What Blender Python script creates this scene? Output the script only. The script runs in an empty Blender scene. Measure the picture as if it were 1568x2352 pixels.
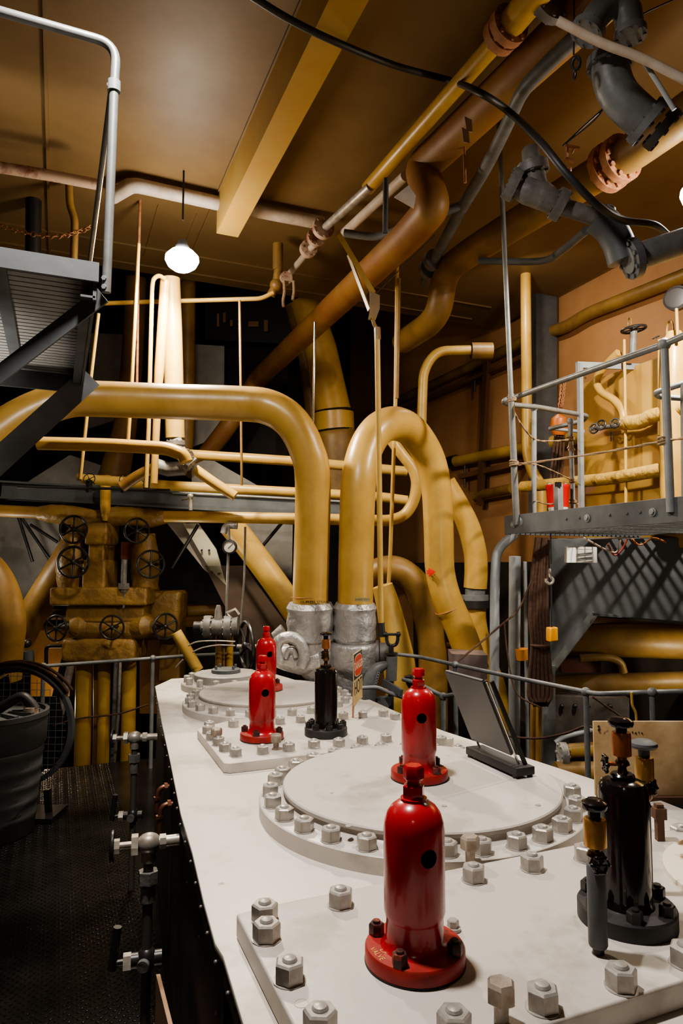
import bpy, bmesh, math, random
from mathutils import Vector, Matrix
random.seed(7)
S = bpy.context.scene
COL = S.collection
PI = math.pi
# ------------------------------------------------------------------ camera
F = 1568.0
PIT = math.atan(124 / F)
YAW = math.radians(22.6)
CAM = Vector((0, 0, 1.85))
_fh = Vector((math.sin(YAW), math.cos(YAW), 0))
RT = Vector((math.cos(YAW), -math.sin(YAW), 0))
FW = (_fh * math.cos(PIT) + Vector((0, 0, 1)) * math.sin(PIT)).normalized()
UP = RT.cross(FW).normalized()
cd = bpy.data.cameras.new('camera'); cam = bpy.data.objects.new('camera', cd); COL.objects.link(cam)
cd.sensor_fit = 'VERTICAL'; cd.sensor_height = 36; cd.sensor_width = 24; cd.lens = 24.0
cd.clip_start = .05; cd.clip_end = 100
M = Matrix((RT, UP, -FW)).transposed().to_4x4(); M.translation = CAM
cam.matrix_world = M
S.camera = cam

# survey helpers: a sight line through the photo met with a depth or a plane gives a point of the room
def ray(x, y): return FW + RT * ((x - 784) / F) + UP * ((1176 - y) / F)
def U(x, y, D): return CAM + ray(x, y) * D
def Z(x, y, z):
    d = ray(x, y); return CAM + d * ((z - CAM.z) / d.z)
def XP(x, y, X):
    d = ray(x, y); return CAM + d * (X / d.x)
def YP(x, y, Y):
    d = ray(x, y); return CAM + d * (Y / d.y)
def dep(v): return (Vector(v) - CAM).dot(FW)
def UU(D, *pts): return [U(p[0], p[1], p[2] if len(p) > 2 else D) for p in pts]
def ZZ(z, *pts): return [Z(p[0], p[1], z) for p in pts]
def XX(X, *pts): return [XP(p[0], p[1], X) for p in pts]
def PX(w, v): return w * dep(v) / F           # size in metres of w photo pixels at point v
V = Vector
def FL(p): return V((p.x, p.y, 0.002))
def foot(pts): return list(pts) + [FL(pts[-1])]

# ------------------------------------------------------------------ materials
def mat(name, col, rough=.5, metal=0., col2=None, scale=6., amt=.5, bump=0., bscale=40., dust=None, dustamt=.6, spec=.5, coat=0., spots=None, detail=6):
    m = bpy.data.materials.new(name); m.use_nodes = True
    nt = m.node_tree; N = nt.nodes; L = nt.links
    b = N['Principled BSDF']
    b.inputs['Roughness'].default_value = rough; b.inputs['Metallic'].default_value = metal
    b.inputs['Specular IOR Level'].default_value = spec
    b.inputs['Coat Weight'].default_value = coat
    tc = N.new('ShaderNodeTexCoord')
    out = None
    c1 = (*col, 1)
    if col2:
        n = N.new('ShaderNodeTexNoise'); n.inputs['Scale'].default_value = scale; n.inputs['Detail'].default_value = detail
        n.inputs['Roughness'].default_value = .62
        L.new(tc.outputs['Object'], n.inputs['Vector'])
        r = N.new('ShaderNodeValToRGB'); r.color_ramp.elements[0].position = .5 - .28 * (1 - amt) - .02; r.color_ramp.elements[1].position = .72
        r.color_ramp.elements[0].position = .38; r.color_ramp.elements[1].position = .38 + .4 * (1.2 - amt)
        r.color_ramp.elements[0].color = (*col2, 1); r.color_ramp.elements[1].color = c1
        L.new(n.outputs['Fac'], r.inputs['Fac']); out = r.outputs['Color']
        mr = N.new('ShaderNodeMapRange'); mr.inputs['To Min'].default_value = min(1, rough + .18); mr.inputs['To Max'].default_value = max(.04, rough - .06)
        L.new(n.outputs['Fac'], mr.inputs['Value']); L.new(mr.outputs['Result'], b.inputs['Roughness'])
    if spots:
        n = N.new('ShaderNodeTexNoise'); n.inputs['Scale'].default_value = spots[1]; n.inputs['Detail'].default_value = 3
        L.new(tc.outputs['Object'], n.inputs['Vector'])
        r = N.new('ShaderNodeValToRGB'); r.color_ramp.elements[0].position = spots[2]; r.color_ramp.elements[1].position = spots[2] + .05
        L.new(n.outputs['Fac'], r.inputs['Fac'])
        mx = N.new('ShaderNodeMix'); mx.data_type = 'RGBA'
        L.new(r.outputs['Color'], mx.inputs['Factor'])
        if out: L.new(out, mx.inputs['A'])
        else: mx.inputs['A'].default_value = c1
        mx.inputs['B'].default_value = (*spots[0], 1); out = mx.outputs['Result']
    if dust:
        g = N.new('ShaderNodeNewGeometry'); sx = N.new('ShaderNodeSeparateXYZ'); L.new(g.outputs['Normal'], sx.inputs['Vector'])
        mr = N.new('ShaderNodeMapRange'); mr.inputs['From Min'].default_value = .55; mr.inputs['From Max'].default_value = .95; mr.inputs['To Max'].default_value = dustamt
        L.new(sx.outputs['Z'], mr.inputs['Value'])
        mx = N.new('ShaderNodeMix'); mx.data_type = 'RGBA'; L.new(mr.outputs['Result'], mx.inputs['Factor'])
        if out: L.new(out, mx.inputs['A'])
        else: mx.inputs['A'].default_value = c1
        mx.inputs['B'].default_value = (*dust, 1); out = mx.outputs['Result']
    if out: L.new(out, b.inputs['Base Color'])
    else: b.inputs['Base Color'].default_value = c1
    if bump:
        n = N.new('ShaderNodeTexNoise'); n.inputs['Scale'].default_value = bscale; n.inputs['Detail'].default_value = 4
        L.new(tc.outputs['Object'], n.inputs['Vector'])
        bp = N.new('ShaderNodeBump'); bp.inputs['Strength'].default_value = bump; bp.inputs['Distance'].default_value = .02
        L.new(n.outputs['Fac'], bp.inputs['Height']); L.new(bp.outputs['Normal'], b.inputs['Normal'])
    return m
def emit(name, col, s):
    m = bpy.data.materials.new(name); m.use_nodes = True; b = m.node_tree.nodes['Principled BSDF']
    b.inputs['Base Color'].default_value = (*col, 1); b.inputs['Emission Color'].default_value = (*col, 1); b.inputs['Emission Strength'].default_value = s
    return m
YEL = mat('yellow_paint', (.53, .335, .085), .3, col2=(.44, .265, .06), scale=4, amt=.6, bump=.06, bscale=14, dust=(.22, .13, .07), dustamt=.75, spec=.5)
YLW = mat('yellow_paint_clean', (.55, .37, .105), .32, col2=(.46, .29, .075), scale=5, bump=.05, bscale=30)
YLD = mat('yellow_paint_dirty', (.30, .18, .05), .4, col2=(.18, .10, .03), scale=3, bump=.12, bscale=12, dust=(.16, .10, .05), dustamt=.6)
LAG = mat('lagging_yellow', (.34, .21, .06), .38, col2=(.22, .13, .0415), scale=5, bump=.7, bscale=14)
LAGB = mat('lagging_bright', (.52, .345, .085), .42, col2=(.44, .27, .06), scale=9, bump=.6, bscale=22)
ORG = mat('orange_paint', (.30, .165, .05), .45, col2=(.24, .105, .035), scale=3, bump=.06, bscale=20)
CEIL = mat('ceiling_paint', (.20, .125, .05), .5, col2=(.15, .09, .035), scale=.9, amt=.5, bump=.05, bscale=6, spots=((.12, .06, .03), 9, .76))
BEAM = mat('beam_paint', (.42, .28, .075), .5, col2=(.42, .24, .05), scale=2)
PEACH = mat('peach_wall', (.50, .27, .12), .5, col2=(.42, .21, .085), scale=1.2, bump=.04, bscale=8, spots=((.16, .09, .05), 12, .77))
CASE = mat('casing_yellow', (.46, .29, .07), .38, col2=(.38, .21, .055), scale=2.2, bump=.05, bscale=10, spots=((.40, .2, .12), 3.5, .66))
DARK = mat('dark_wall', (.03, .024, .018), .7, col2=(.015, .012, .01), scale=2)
TOP = mat('engine_top_paint', (.64, .595, .535), .36, col2=(.48, .43, .37), scale=3.0, amt=.95, bump=.05, bscale=18, spots=((.33, .28, .23), 13, .72), detail=9)
PLT = mat('cover_paint', (.53, .495, .455), .34, col2=(.405, .37, .33), scale=4.5, amt=.95, bump=.06, bscale=24, spots=((.26, .22, .19), 17, .73), detail=9)
NUT = mat('silver_nut_paint', (.48, .455, .42), .32, .3, col2=(.33, .31, .285), scale=30, bump=.05, bscale=90)
STAIN = mat('oil_stained_plate', (.74, .66, .55), .45, col2=(.16, .09, .04), scale=9, amt=1.0)
SIDE = mat('black_casing', (.022, .018, .015), .42, col2=(.04, .028, .02), scale=6, bump=.05)
REDP = mat('red_paint', (.44, .015, .023), .2, col2=(.33, .012, .017), scale=7, amt=.8, spots=((.10, .02, .015), 26, .74), coat=.25)
REDF = mat('red_flange', (.40, .032, .026), .38, col2=(.26, .022, .02), scale=12, spots=((.09, .035, .025), 22, .66))
RNUT = mat('red_black_nut', (.05, .02, .017), .4, col2=(.22, .035, .025), scale=50, amt=.9)
BLK = mat('black_gloss', (.010, .008, .008), .16, coat=.3)
BLM = mat('black_matte', (.018, .017, .018), .5, col2=(.03, .028, .028), scale=8)
IRON = mat('black_iron', (.022, .02, .02), .38)
HOLE = mat('hole_black', (.002, .002, .002), .9)
COP = mat('copper', (.74, .32, .14), .24, .8, col2=(.50, .18, .07), scale=12)
BRS = mat('brass', (.74, .47, .17), .24, .8, col2=(.46, .24, .07), scale=12)
DBR = mat('dark_bronze', (.12, .065, .025), .25, .8)
STL = mat('steel_pipe', (.50, .47, .42), .34, .5, col2=(.30, .26, .21), scale=18)
GAL = mat('galvanised', (.26, .27, .265), .36, .4, col2=(.19, .195, .19), scale=12)
GRY = mat('grey_paint', (.26, .275, .285), .42, col2=(.20, .21, .215), scale=8, bump=.04, bscale=30)
GRD = mat('grey_paint_dark', (.11, .12, .127), .45, col2=(.075, .08, .085), scale=5, bump=.05, bscale=14)
GRP = mat('grey_pipe', (.17, .18, .185), .42, col2=(.11, .115, .115), scale=9, bump=.05)
GRV = mat('grey_valve_casting', (.20, .195, .185), .45, col2=(.12, .11, .10), scale=10, bump=.15, bscale=40)
SLV = mat('silver_lagging', (.50, .49, .475), .33, .45, col2=(.36, .35, .34), scale=8, bump=.55, bscale=26)
SLP = mat('silver_panel', (.36, .35, .33), .42, .35, col2=(.24, .23, .21), scale=2.5, bump=.08, bscale=6)
PALE = mat('pale_panel', (.62, .60, .46), .5, col2=(.5, .48, .36), scale=5)
WHT = mat('off_white_paint', (.55, .48, .40), .5, col2=(.42, .33, .25), scale=7)
RUST = mat('rust', (.28, .11, .045), .6, col2=(.42, .20, .10), scale=22)
RSTW = mat('rusted_white', (.46, .33, .24), .6, col2=(.22, .075, .04), scale=6, amt=.9)
CPF = mat('primer_flange', (.58, .30, .17), .45, col2=(.42, .17, .08), scale=22)
ROPE = mat('rope_fibre', (.36, .25, .15), .9, col2=(.24, .16, .09), scale=60)
ROPD = mat('brown_cord', (.085, .04, .022), .8, col2=(.05, .025, .015), scale=40)
RUB = mat('black_rubber', (.022, .021, .023), .5)
TUBM = mat('tub_plastic', (.075, .075, .078), .5, col2=(.055, .055, .057), scale=8)
BOARD = mat('stained_board', (.56, .42, .24), .55, col2=(.36, .235, .11), scale=7, amt=.5, spots=((.13, .07, .03), 24, .72))
PLY = mat('plywood', (.42, .25, .15), .6, col2=(.33, .19, .11), scale=6)
SIGY = mat('sign_cream', (.66, .52, .26), .5, col2=(.52, .38, .16), scale=26)
SIGR = mat('sign_red', (.58, .06, .022), .45)
INK = mat('ink_black', (.012, .011, .010), .6)
WTX = mat('sign_white', (.80, .60, .45), .5)
YTX = mat('faded_yellow_mark', (.72, .36, .07), .6)
ORN = mat('orange_hoist', (.50, .14, .03), .4)
AMB = mat('amber_plastic', (.75, .33, .02), .35)
RDA = mat('red_sticker', (.60, .02, .015), .45)
GLS = mat('gauge_face', (.48, .46, .42), .25)
SCR = mat('dark_glass_panel', (.045, .044, .047), .35)
CHR = mat('chrome', (.62, .60, .57), .14, 1.0)
LMP = emit('lamp_glass', (1, .96, .88), 40)
FXW = emit('light_box_white', (.8, .78, .72), .25)
TRD = mat('tread_plate', (.145, .143, .14), .16, .9, col2=(.06, .057, .055), scale=2.2, spec=.6)

# ------------------------------------------------------------------ mesh builder
def frame(ax):
    ax = V(ax).normalized(); t = V((0, 0, 1)) if abs(ax.z) < .9 else V((1, 0, 0))
    a = ax.cross(t).normalized(); b = ax.cross(a).normalized()
    return a, b, ax
def cat(pts, n=7):
    pts = [V(p) for p in pts]; P = [pts[0] * 2 - pts[1]] + pts + [pts[-1] * 2 - pts[-2]]; o = []
    for i in range(1, len(P) - 2):
        p0, p1, p2, p3 = P[i - 1:i + 3]
        for k in range(n):
            t = k / n
            o.append(.5 * ((2 * p1) + (p2 - p0) * t + (2 * p0 - 5 * p1 + 4 * p2 - p3) * t * t + (3 * p1 - p0 - 3 * p2 + p3) * t ** 3))
    o.append(P[-2]); return o
def fil(pts, r=.12, n=7):
    pts = [V(p) for p in pts]; o = [pts[0]]
    for i in range(1, len(pts) - 1):
        a, b, c = pts[i - 1], pts[i], pts[i + 1]
        d = min(r, (a - b).length * .48, (c - b).length * .48)
        p, q = b + (a - b).normalized() * d, b + (c - b).normalized() * d
        for k in range(n + 1):
            t = k / n; o.append(p * (1 - t) ** 2 + b * 2 * t * (1 - t) + q * t * t)
    o.append(pts[-1]); return o
class B:
    def __init__(s): s.bm = bmesh.new(); s.mi = 0; s.mats = []
    def m(s, m):
        if m not in s.mats: s.mats.append(m)
        s.mi = s.mats.index(m); return s
    def face(s, vs):
        try: f = s.bm.faces.new(vs); f.material_index = s.mi; return f
        except ValueError: return None
    def poly(s, pts): s.face([s.bm.verts.new(p) for p in pts]); return s
    def rings(s, R, cap=True, close=False):
        rs = [[s.bm.verts.new(p) for p in r] for r in R]
        n = len(rs[0])
        for a, b in list(zip(rs, rs[1:])) + ([(rs[-1], rs[0])] if close else []):
            for i in range(n): s.face((a[i], a[(i + 1) % n], b[(i + 1) % n], b[i]))
        if cap and not close: s.face(rs[0][::-1]); s.face(rs[-1])
        return s
    def tube(s, pts, r, seg=14, cap=True, lump=0, close=False):
        pts = [V(p) for p in pts]; n = len(pts)
        rr = r if isinstance(r, (list, tuple)) else [r] * n
        if len(rr) != n: rr = [rr[min(len(rr) - 2, int(i / (n - 1) * (len(rr) - 1)))] * (1 - (i / (n - 1) * (len(rr) - 1) - min(len(rr) - 2, int(i / (n - 1) * (len(rr) - 1))))) + rr[min(len(rr) - 2, int(i / (n - 1) * (len(rr) - 1))) + 1] * (i / (n - 1) * (len(rr) - 1) - min(len(rr) - 2, int(i / (n - 1) * (len(rr) - 1)))) for i in range(n)]
        T = []
        for i in range(n):
            a = pts[(i - 1) % n] if (i or close) else pts[0]; b = pts[(i + 1) % n] if (i < n - 1 or close) else pts[-1]
            t = b - a; T.append(t.normalized() if t.length > 1e-9 else V((0, 0, 1)))
        x, _, _ = frame(T[0]); R = []
        for i in range(n):
            x = (x - T[i] * x.dot(T[i])).normalized(); y = T[i].cross(x)
            R.append([pts[i] + (x * math.cos(2 * PI * k / seg) + y * math.sin(2 * PI * k / seg)) * (rr[i] * (1 + (random.uniform(-lump, lump) if lump else 0))) for k in range(seg)])
        return s.rings(R, cap, close)
    def cyl(s, p, q, r, r2=None, seg=18): return s.tube([p, q], [r, r if r2 is None else r2], seg)
    def lathe(s, prof, c=(0, 0, 0), ax=(0, 0, 1), seg=24, cap=True):
        a, b, z = frame(ax); c = V(c)
        return s.rings([[c + z * h + (a * math.cos(2 * PI * k / seg) + b * math.sin(2 * PI * k / seg)) * max(r, 1e-4) for k in range(seg)] for r, h in prof], cap)
    def hexp(s, c, ax, R, h, rot=0, ch=.12):
        return s.lathe6(c, ax, [(R, 0), (R, h * (1 - ch)), (R * .86, h)], rot)
    def lathe6(s, c, ax, prof, rot=0):
        a, b, z = frame(ax); c = V(c)
        return s.rings([[c + z * h + (a * math.cos(PI / 3 * k + rot) + b * math.sin(PI / 3 * k + rot)) * r for k in range(6)] for r, h in prof])
    def box(s, c, size, X=(1, 0, 0), Y=None, Zv=None):
        X = V(X).normalized(); Zv = V(Zv or (0, 0, 1)).normalized(); Y = V(Y).normalized() if Y else Zv.cross(X).normalized()
        c = V(c); hx, hy, hz = [v / 2 for v in size]
        return s.rings([[c + X * (sx * hx) + Y * (sy * hy) + Zv * (sz * hz) for sx, sy in ((-1, -1), (1, -1), (1, 1), (-1, 1))] for sz in (-1, 1)])
    def bar(s, p, q, w, h, upv=(0, 0, 1)):
        p, q = V(p), V(q); X = (q - p); Ln = X.length; X.normalize(); upv = V(upv); Y = upv.cross(X).normalized(); Zv = X.cross(Y)
        return s.box((p + q) / 2, (Ln, w, h), X, Y, Zv)
    def slab(s, pts, n, t):
        n = V(n) * t; return s.rings([[V(p) for p in pts], [V(p) + n for p in pts]])
    def prism(s, xy, z0, z1): return s.rings([[V((x, y, z0)) for x, y in xy], [V((x, y, z1)) for x, y in xy]])
    def sph(s, c, r, sc=(1, 1, 1), seg=16, rg=10):
        return s.rings([[V(c) + V((sc[0] * r * math.sin(max(.02, PI * i / rg) if i < rg else PI - .02) * math.cos(2 * PI * k / seg), sc[1] * r * math.sin(max(.02, PI * i / rg) if i < rg else PI - .02) * math.sin(2 * PI * k / seg), -sc[2] * r * math.cos(PI * i / rg))) for k in range(seg)] for i in range(rg + 1)])
    def torus(s, c, ax, R, r, seg=28, ts=8, sc=1):
        a, b, z = frame(ax); c = V(c)
        return s.tube([c + a * (R * math.cos(2 * PI * k / seg)) + b * (R * sc * math.sin(2 * PI * k / seg)) for k in range(seg)], r, ts, close=True)
    def bevel(s, w, seg=2, ang=.6):
        s.bm.normal_update()
        es = [e for e in s.bm.edges if len(e.link_faces) == 2 and e.calc_face_angle(0) > ang]
        bmesh.ops.bevel(s.bm, geom=es, offset=w, segments=seg, affect='EDGES', profile=.6, clamp_overlap=True); return s
    def data(s, name, m=None, sharp=.65, loc=None):
        if m is not None and not s.mats: s.mats = [m]
        if loc is not None: bmesh.ops.translate(s.bm, verts=s.bm.verts, vec=-V(loc))
        bmesh.ops.recalc_face_normals(s.bm, faces=s.bm.faces)
        me = bpy.data.meshes.new(name); s.bm.to_mesh(me); s.bm.free()
        for k in s.mats: me.materials.append(k)
        me.polygons.foreach_set('use_smooth', [True] * len(me.polygons)); me.set_sharp_from_angle(angle=sharp); me.update()
        return me
    def part(s, name, m, parent, label=None, kind=None):
        wl = V(parent.location); pp = parent.parent
        while pp: wl += V(pp.location); pp = pp.parent
        o = bpy.data.objects.new(name, s.data(name, m, loc=wl)); COL.objects.link(o); o.parent = parent
        if label: o['label'] = label
        if kind: o['kind'] = kind
        return o
    def solo(s, name, m, label, cat_, group=None, kind=None, loc=None):
        if loc is None:
            bb = [v.co for v in s.bm.verts]; loc = V((sum(v.x for v in bb) / len(bb), sum(v.y for v in bb) / len(bb), min(v.z for v in bb)))
        o = bpy.data.objects.new(name, s.data(name, m, loc=loc)); COL.objects.link(o); o.location = loc
        return tag(o, label, cat_, group, kind)
def tag(o, label=None, cat_=None, group=None, kind=None):
    if label: o['label'] = label
    if cat_: o['category'] = cat_
    if group: o['group'] = group
    if kind: o['kind'] = kind
    return o
def thing(name, label, cat_, loc, group=None, rz=0):
    o = bpy.data.objects.new(name, None); COL.objects.link(o); o.empty_display_size = .1
    o.location = V(loc); o.rotation_euler.z = rz
    return tag(o, label, cat_, group)
def struct(b, name, m):
    o = bpy.data.objects.new(name, b.data(name, m)); COL.objects.link(o); o['kind'] = 'structure'; return o
def dup(root, loc, rz, label, group=None):
    r = root.copy(); COL.objects.link(r); r.location = V(loc); r.rotation_euler.z = rz; r['label'] = label
    if group: r['group'] = group
    for ch in list(root.children):
        c = ch.copy(); COL.objects.link(c); c.parent = r
        for g in list(ch.children):
            d = g.copy(); COL.objects.link(d); d.parent = c
    return r
def pipe(name, label, pts, w=None, r=None, m=None, bend=.12, smooth='fil', cat_='pipe', group=None, seg=16, lump=0, parent=None, wat=0):
    if r is None: r = PX(w, pts[wat]) / 2
    P = fil(pts, bend) if smooth == 'fil' else (cat(pts) if smooth == 'cat' else [V(p) for p in pts])
    b = B().tube(P, r, seg, lump=lump)
    if parent is not None: return b.part(name, m or YEL, parent, label)
    return b.solo(name, m or YEL, label, cat_, group)
def collar(parent, name, c, ax, r, th, m, bolts=0, label=None, hub=None):
    b = B().lathe([(r, -th / 2), (r, th / 2)], c, ax, 24)
    a, q, z = frame(ax)
    for k in range(bolts):
        t = 2 * PI * k / bolts; p = V(c) + (a * math.cos(t) + q * math.sin(t)) * r * .84
        b.hexp(p - z * (th / 2 + r * .1), z, r * .12, th + r * .2)
    return b.part(name, m, parent, label)
def wheel(parent, c, ax, R, m=None, n=5, rr=.09, stem=.06, name='handwheel', label=None):
    b = B(); a, q, z = frame(ax); c = V(c)
    b.torus(c, ax, R, R * rr, 30, 8)
    b.lathe([(R * .16, -R * .12), (R * .2, 0), (R * .16, R * .14), (R * .07, R * .2)], c, ax, 12)
    for k in range(n):
        t = 2 * PI * k / n + .5; d = a * math.cos(t) + q * math.sin(t)
        b.tube([c + d * R * .1, c + d * R * .55, c + d * R * .97], [R * .09, R * .06, R * .085], 7)
    if stem: b.cyl(c, c - z * stem, R * .1, R * .12, 10)
    return b.part(name, m or IRON, parent, label)
def text(parent, name, body, size, origin, X, Y, m, ext=.0006, label=None, align='CENTER'):
    cu = bpy.data.curves.new(name, 'FONT'); cu.body = body; cu.size = size; cu.extrude = ext; cu.align_x = align; cu.align_y = 'CENTER'
    to = bpy.data.objects.new(name + '_tmp', cu); COL.objects.link(to)
    me = bpy.data.meshes.new_from_object(to.evaluated_get(bpy.context.evaluated_depsgraph_get()))
    bpy.data.objects.remove(to)
    X, Y = V(X).normalized(), V(Y).normalized(); Zv = X.cross(Y)
    wl = V((0, 0, 0)); pp = parent
    while pp: wl += V(pp.location); pp = pp.parent
    R = Matrix((X, Y, Zv)).transposed().to_4x4(); R.translation = V(origin) - wl
    me.transform(R); me.name = name; me.materials.clear(); me.materials.append(m)
    o = bpy.data.objects.new(name, me); COL.objects.link(o); o.parent = parent
    if label: o['label'] = label
    return o
YL = V((0, 1, 0)); ZU = V((0, 0, 1)); XR = V((1, 0, 0))

# ================================================================== SETTING
FY = Z(250, 1752, 0).y
b = B().box((-.2, FY / 2 - 2, -.06), (10.8, FY + 4, .12))
def lozenge(cx, cy, a_, L_=.0125, w_=.0062, h_=.0048):
    ca, sa = math.cos(a_), math.sin(a_); vs = []
    for f, z_ in ((1, -.0005), (.72, h_ * .72)):
        vs.append([b.bm.verts.new((cx + ca * L_ * f * u - sa * w_ * f * v, cy + sa * L_ * f * u + ca * w_ * f * v, z_)) for u, v in ((1, 0), (.5, .8), (-.5, .8), (-1, 0), (-.5, -.8), (.5, -.8))])
    t_ = b.bm.verts.new((cx, cy, h_))
    for k in range(6):
        b.face((vs[0][k], vs[0][(k + 1) % 6], vs[1][(k + 1) % 6], vs[1][k])); b.face((vs[1][k], vs[1][(k + 1) % 6], t_))
yy = 1.3; r_i = 0
while yy < FY - .02:
    xx = -1.75 + (.0175 if r_i % 2 else 0); k_i = 0
    while xx < .52:
        lozenge(xx, yy, .78 if (k_i + r_i) % 2 else -.78); xx += .035; k_i += 1
    yy += .0235; r_i += 1
struct(b, 'floor', TRD)
struct(B().box((0, 6, -2.7), (14, 16, .1)), 'floor.001', DARK)
CZ = 5.0
b = B().box((-.2, 2.2, CZ + .05), (11, 10.4, .1))
for x in (103, 665):                                                                   # lapped plate seams
    p = Z(x, 60, CZ); b.box((p.x, 2.2, CZ - .008), (.020, 10.4, .022))
for px, py in ((300, 562), (520, 640)):
    p = Z(px, py, CZ); b.box((-.2, p.y, CZ - .006), (10, .018, .018))
for px, py in ((440, 520), (355, 500)):
    p = Z(px, py, CZ); b.box((p.x, p.y + .3, CZ - .004), (.01, 1.1, .01))
struct(b, 'ceiling', CEIL)
struct(B().box((0, 10.2, 7.4), (14, 8, .1)), 'ceiling.001', DARK)
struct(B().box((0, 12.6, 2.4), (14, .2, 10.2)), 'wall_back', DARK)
struct(B().box((-5.8, 4, 2.4), (.2, 17, 10.2)), 'wall_left', CEIL)
struct(B().box((5.5, 4.5, 2.4), (.2, 16.2, 10.2)), 'wall_right', PEACH)
struct(B().box((0, -4, 2.4), (12, .2, 10.2)), 'wall_front', CEIL)
# ceiling girder with pale soffit
pa, pb = Z(497, 536, 4.66), Z(540, 541, 4.66)
x0 = pa.x; w_ = .185
b = B().box((x0 + w_ / 2, pa.y - 3.2, (4.66 + CZ) / 2), (w_, 6.4, CZ - 4.66))
b.solo('ceiling_beam', BEAM, 'long yellow box girder running under the brown ceiling beside the bright lamp', 'beam')

# ================================================================== ENGINE
TZ = 1.03
outl = [(.30, .7), (.335, 1.27), (.349, 1.489), (.344, 1.545), (.358, 1.741), (.385, 2.04), (.406, 2.364), (.473, 3.058), (.538, 3.761), (.649, 4.878), (.80, 5.15), (1.55, 5.15), (1.70, 4.3), (1.765, 3.9), (1.81, 3.015), (1.938, 2.123), (1.96, 1.7), (2.0, .7)]
eng = thing('steam_engine_casing', 'long cream painted engine block top with black riveted side beside the walkway', 'engine', (1.15, 2.8, 0))
b = B().prism(outl, TZ - .016, TZ).bevel(.004, 2); b.part('top_plate', TOP, eng, 'cream painted sheet top')
inn = [(x + (.014 if x < 1 else -.014), y) for x, y in outl]
B().prism(inn, -.0, TZ - .016).part('side_plating', SIDE, eng, 'black side plating')
b = B()
ledge = outl[1:10]
for (xa, ya), (xb, yb) in zip(ledge, ledge[1:]):
    b.bar((xa + .006, ya, TZ - .035), (xb + .006, yb, TZ - .035), .010, .04)
b.part('edge_strip', SIDE, eng)
def onedge(y):
    for (xa, ya), (xb, yb) in zip(outl, outl[1:]):
        if ya <= y <= yb: return xa + (xb - xa) * (y - ya) / (yb - ya)
    return .34
y = 1.2
RIV = mat('dull_rivet', (.20, .18, .16), .4, .5)
for i in range(22):
    x = onedge(y); B().sph((x - .001, y, TZ - .034), .0055, seg=8, rg=6).part('rivet', RIV, eng); y += .105 + .006 * i
for i in range(5):
    y = 1.25 + i * .33; B().sph((onedge(y) + .012, y, .86), .0055, seg=8, rg=6).part('rivet', RIV, eng)
for py in (1.5, 3.06): B().bar((onedge(py) + .009, py, 0.02), (onedge(py) + .009, py, TZ - .06), .03, .012, upv=(1, 0, 0)).part('seam_strip', SIDE, eng)

# ---- nut meshes (shared data)
def nutdata(name, R, h, dome, m, jack=False):
    b = B()
    if jack:
        b.cyl((0, 0, -.001), (0, 0, h * .62), R * .48, seg=14)
        b.lathe6((0, 0, h * .55), ZU, [(R * .82, 0), (R * .98, h * .06), (R * .98, h * .5), (R * .8, h * .6)])
    else:
        b.lathe([(R * 1.07, 0), (R * 1.07, .002), (R * .9, .0022)], seg=20)
        b.lathe6((0, 0, .0015), ZU, [(R, 0), (R, h * .9), (R * .86, h)])
        b.lathe([(R * .5, h), (R * .5, h + dome * .3), (R * .4, h + dome * .75), (R * .2, h + dome)], seg=16)
    me = b.data(name, m, sharp=.5); return me
ND = nutdata('nut', .0290, .0345, .009, NUT)
ND2 = nutdata('nut_small', .0260, .031, .008, NUT)
JD = nutdata('jack_bolt', .026, .058, 0, mat('bare_bolt', (.50, .43, .36), .4, .4, col2=(.30, .25, .20), scale=30), True)
def nut(parent, p, me=ND, name='nut', rot=None, label=None):
    o = bpy.data.objects.new(name, me); COL.objects.link(o); o.parent = parent
    wl = V(parent.location); o.location = V(p) - wl; o.rotation_euler.z = random.uniform(0, 1.05) if rot is None else rot
    if label: o['label'] = label
    return o
def ontop(x, y, z0, h): p = Z(x, y, z0 + h); return V((p.x, p.y, z0))

# near plate (rectangular valve-chest cover)
P1 = 1.08
c1 = thing('valve_chest_cover', 'nearest rectangular bolted cover plate under the biggest red valve', 'cover', (1.1, 1.2, TZ))
rect = [(.392, .989), (1.72, .989), (1.72, 1.53), (1.55, 1.56), (1.10, 1.56), (.48, 1.56), (.392, 1.55)]
B().prism(rect, TZ + .0003, P1).bevel(.006, 3).part('plate', PLT, c1)
for q in ((608, 2067), (612, 2109), (665, 2198), (735, 2308), (782, 2036), (1087, 1982), (1221, 1958), (1343, 1937), (1425, 2213), (1245, 2258), (1042, 2313), (1572, 2163)):
    nut(c1, ontop(*q, P1, .0415), ND)
nut(c1, ontop(1150, 2268, P1, .056), JD, 'jack_bolt', label='bare hexagon jack bolt raised on its shank')
b = B(); p = ontop(1040, 2114, P1, .02); b.lathe([(.016, 0), (.016, .007), (.013, .008)], p, seg=20).hexp(p + ZU * .008, ZU, .0125, .014)
b.part('plug_bolt', NUT, c1, 'small hexagon plug on a washer')
B().torus((Z(692, 2305, P1).x, Z(692, 2305, P1).y, P1), ZU, .0125, .0009, 20, 6).part('plug_ring', PLT, c1)
# right-hand oily round cover
d = thing('round_hatch_cover', 'oil-stained cream round hatch cut off by the right edge of the photo', 'cover', (1.66, 1.18, P1))
B().lathe([(.27, 0), (.27, .012), (.262, .016)], (1.66, 1.18, P1), seg=48).part('lid', STAIN, d)
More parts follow.
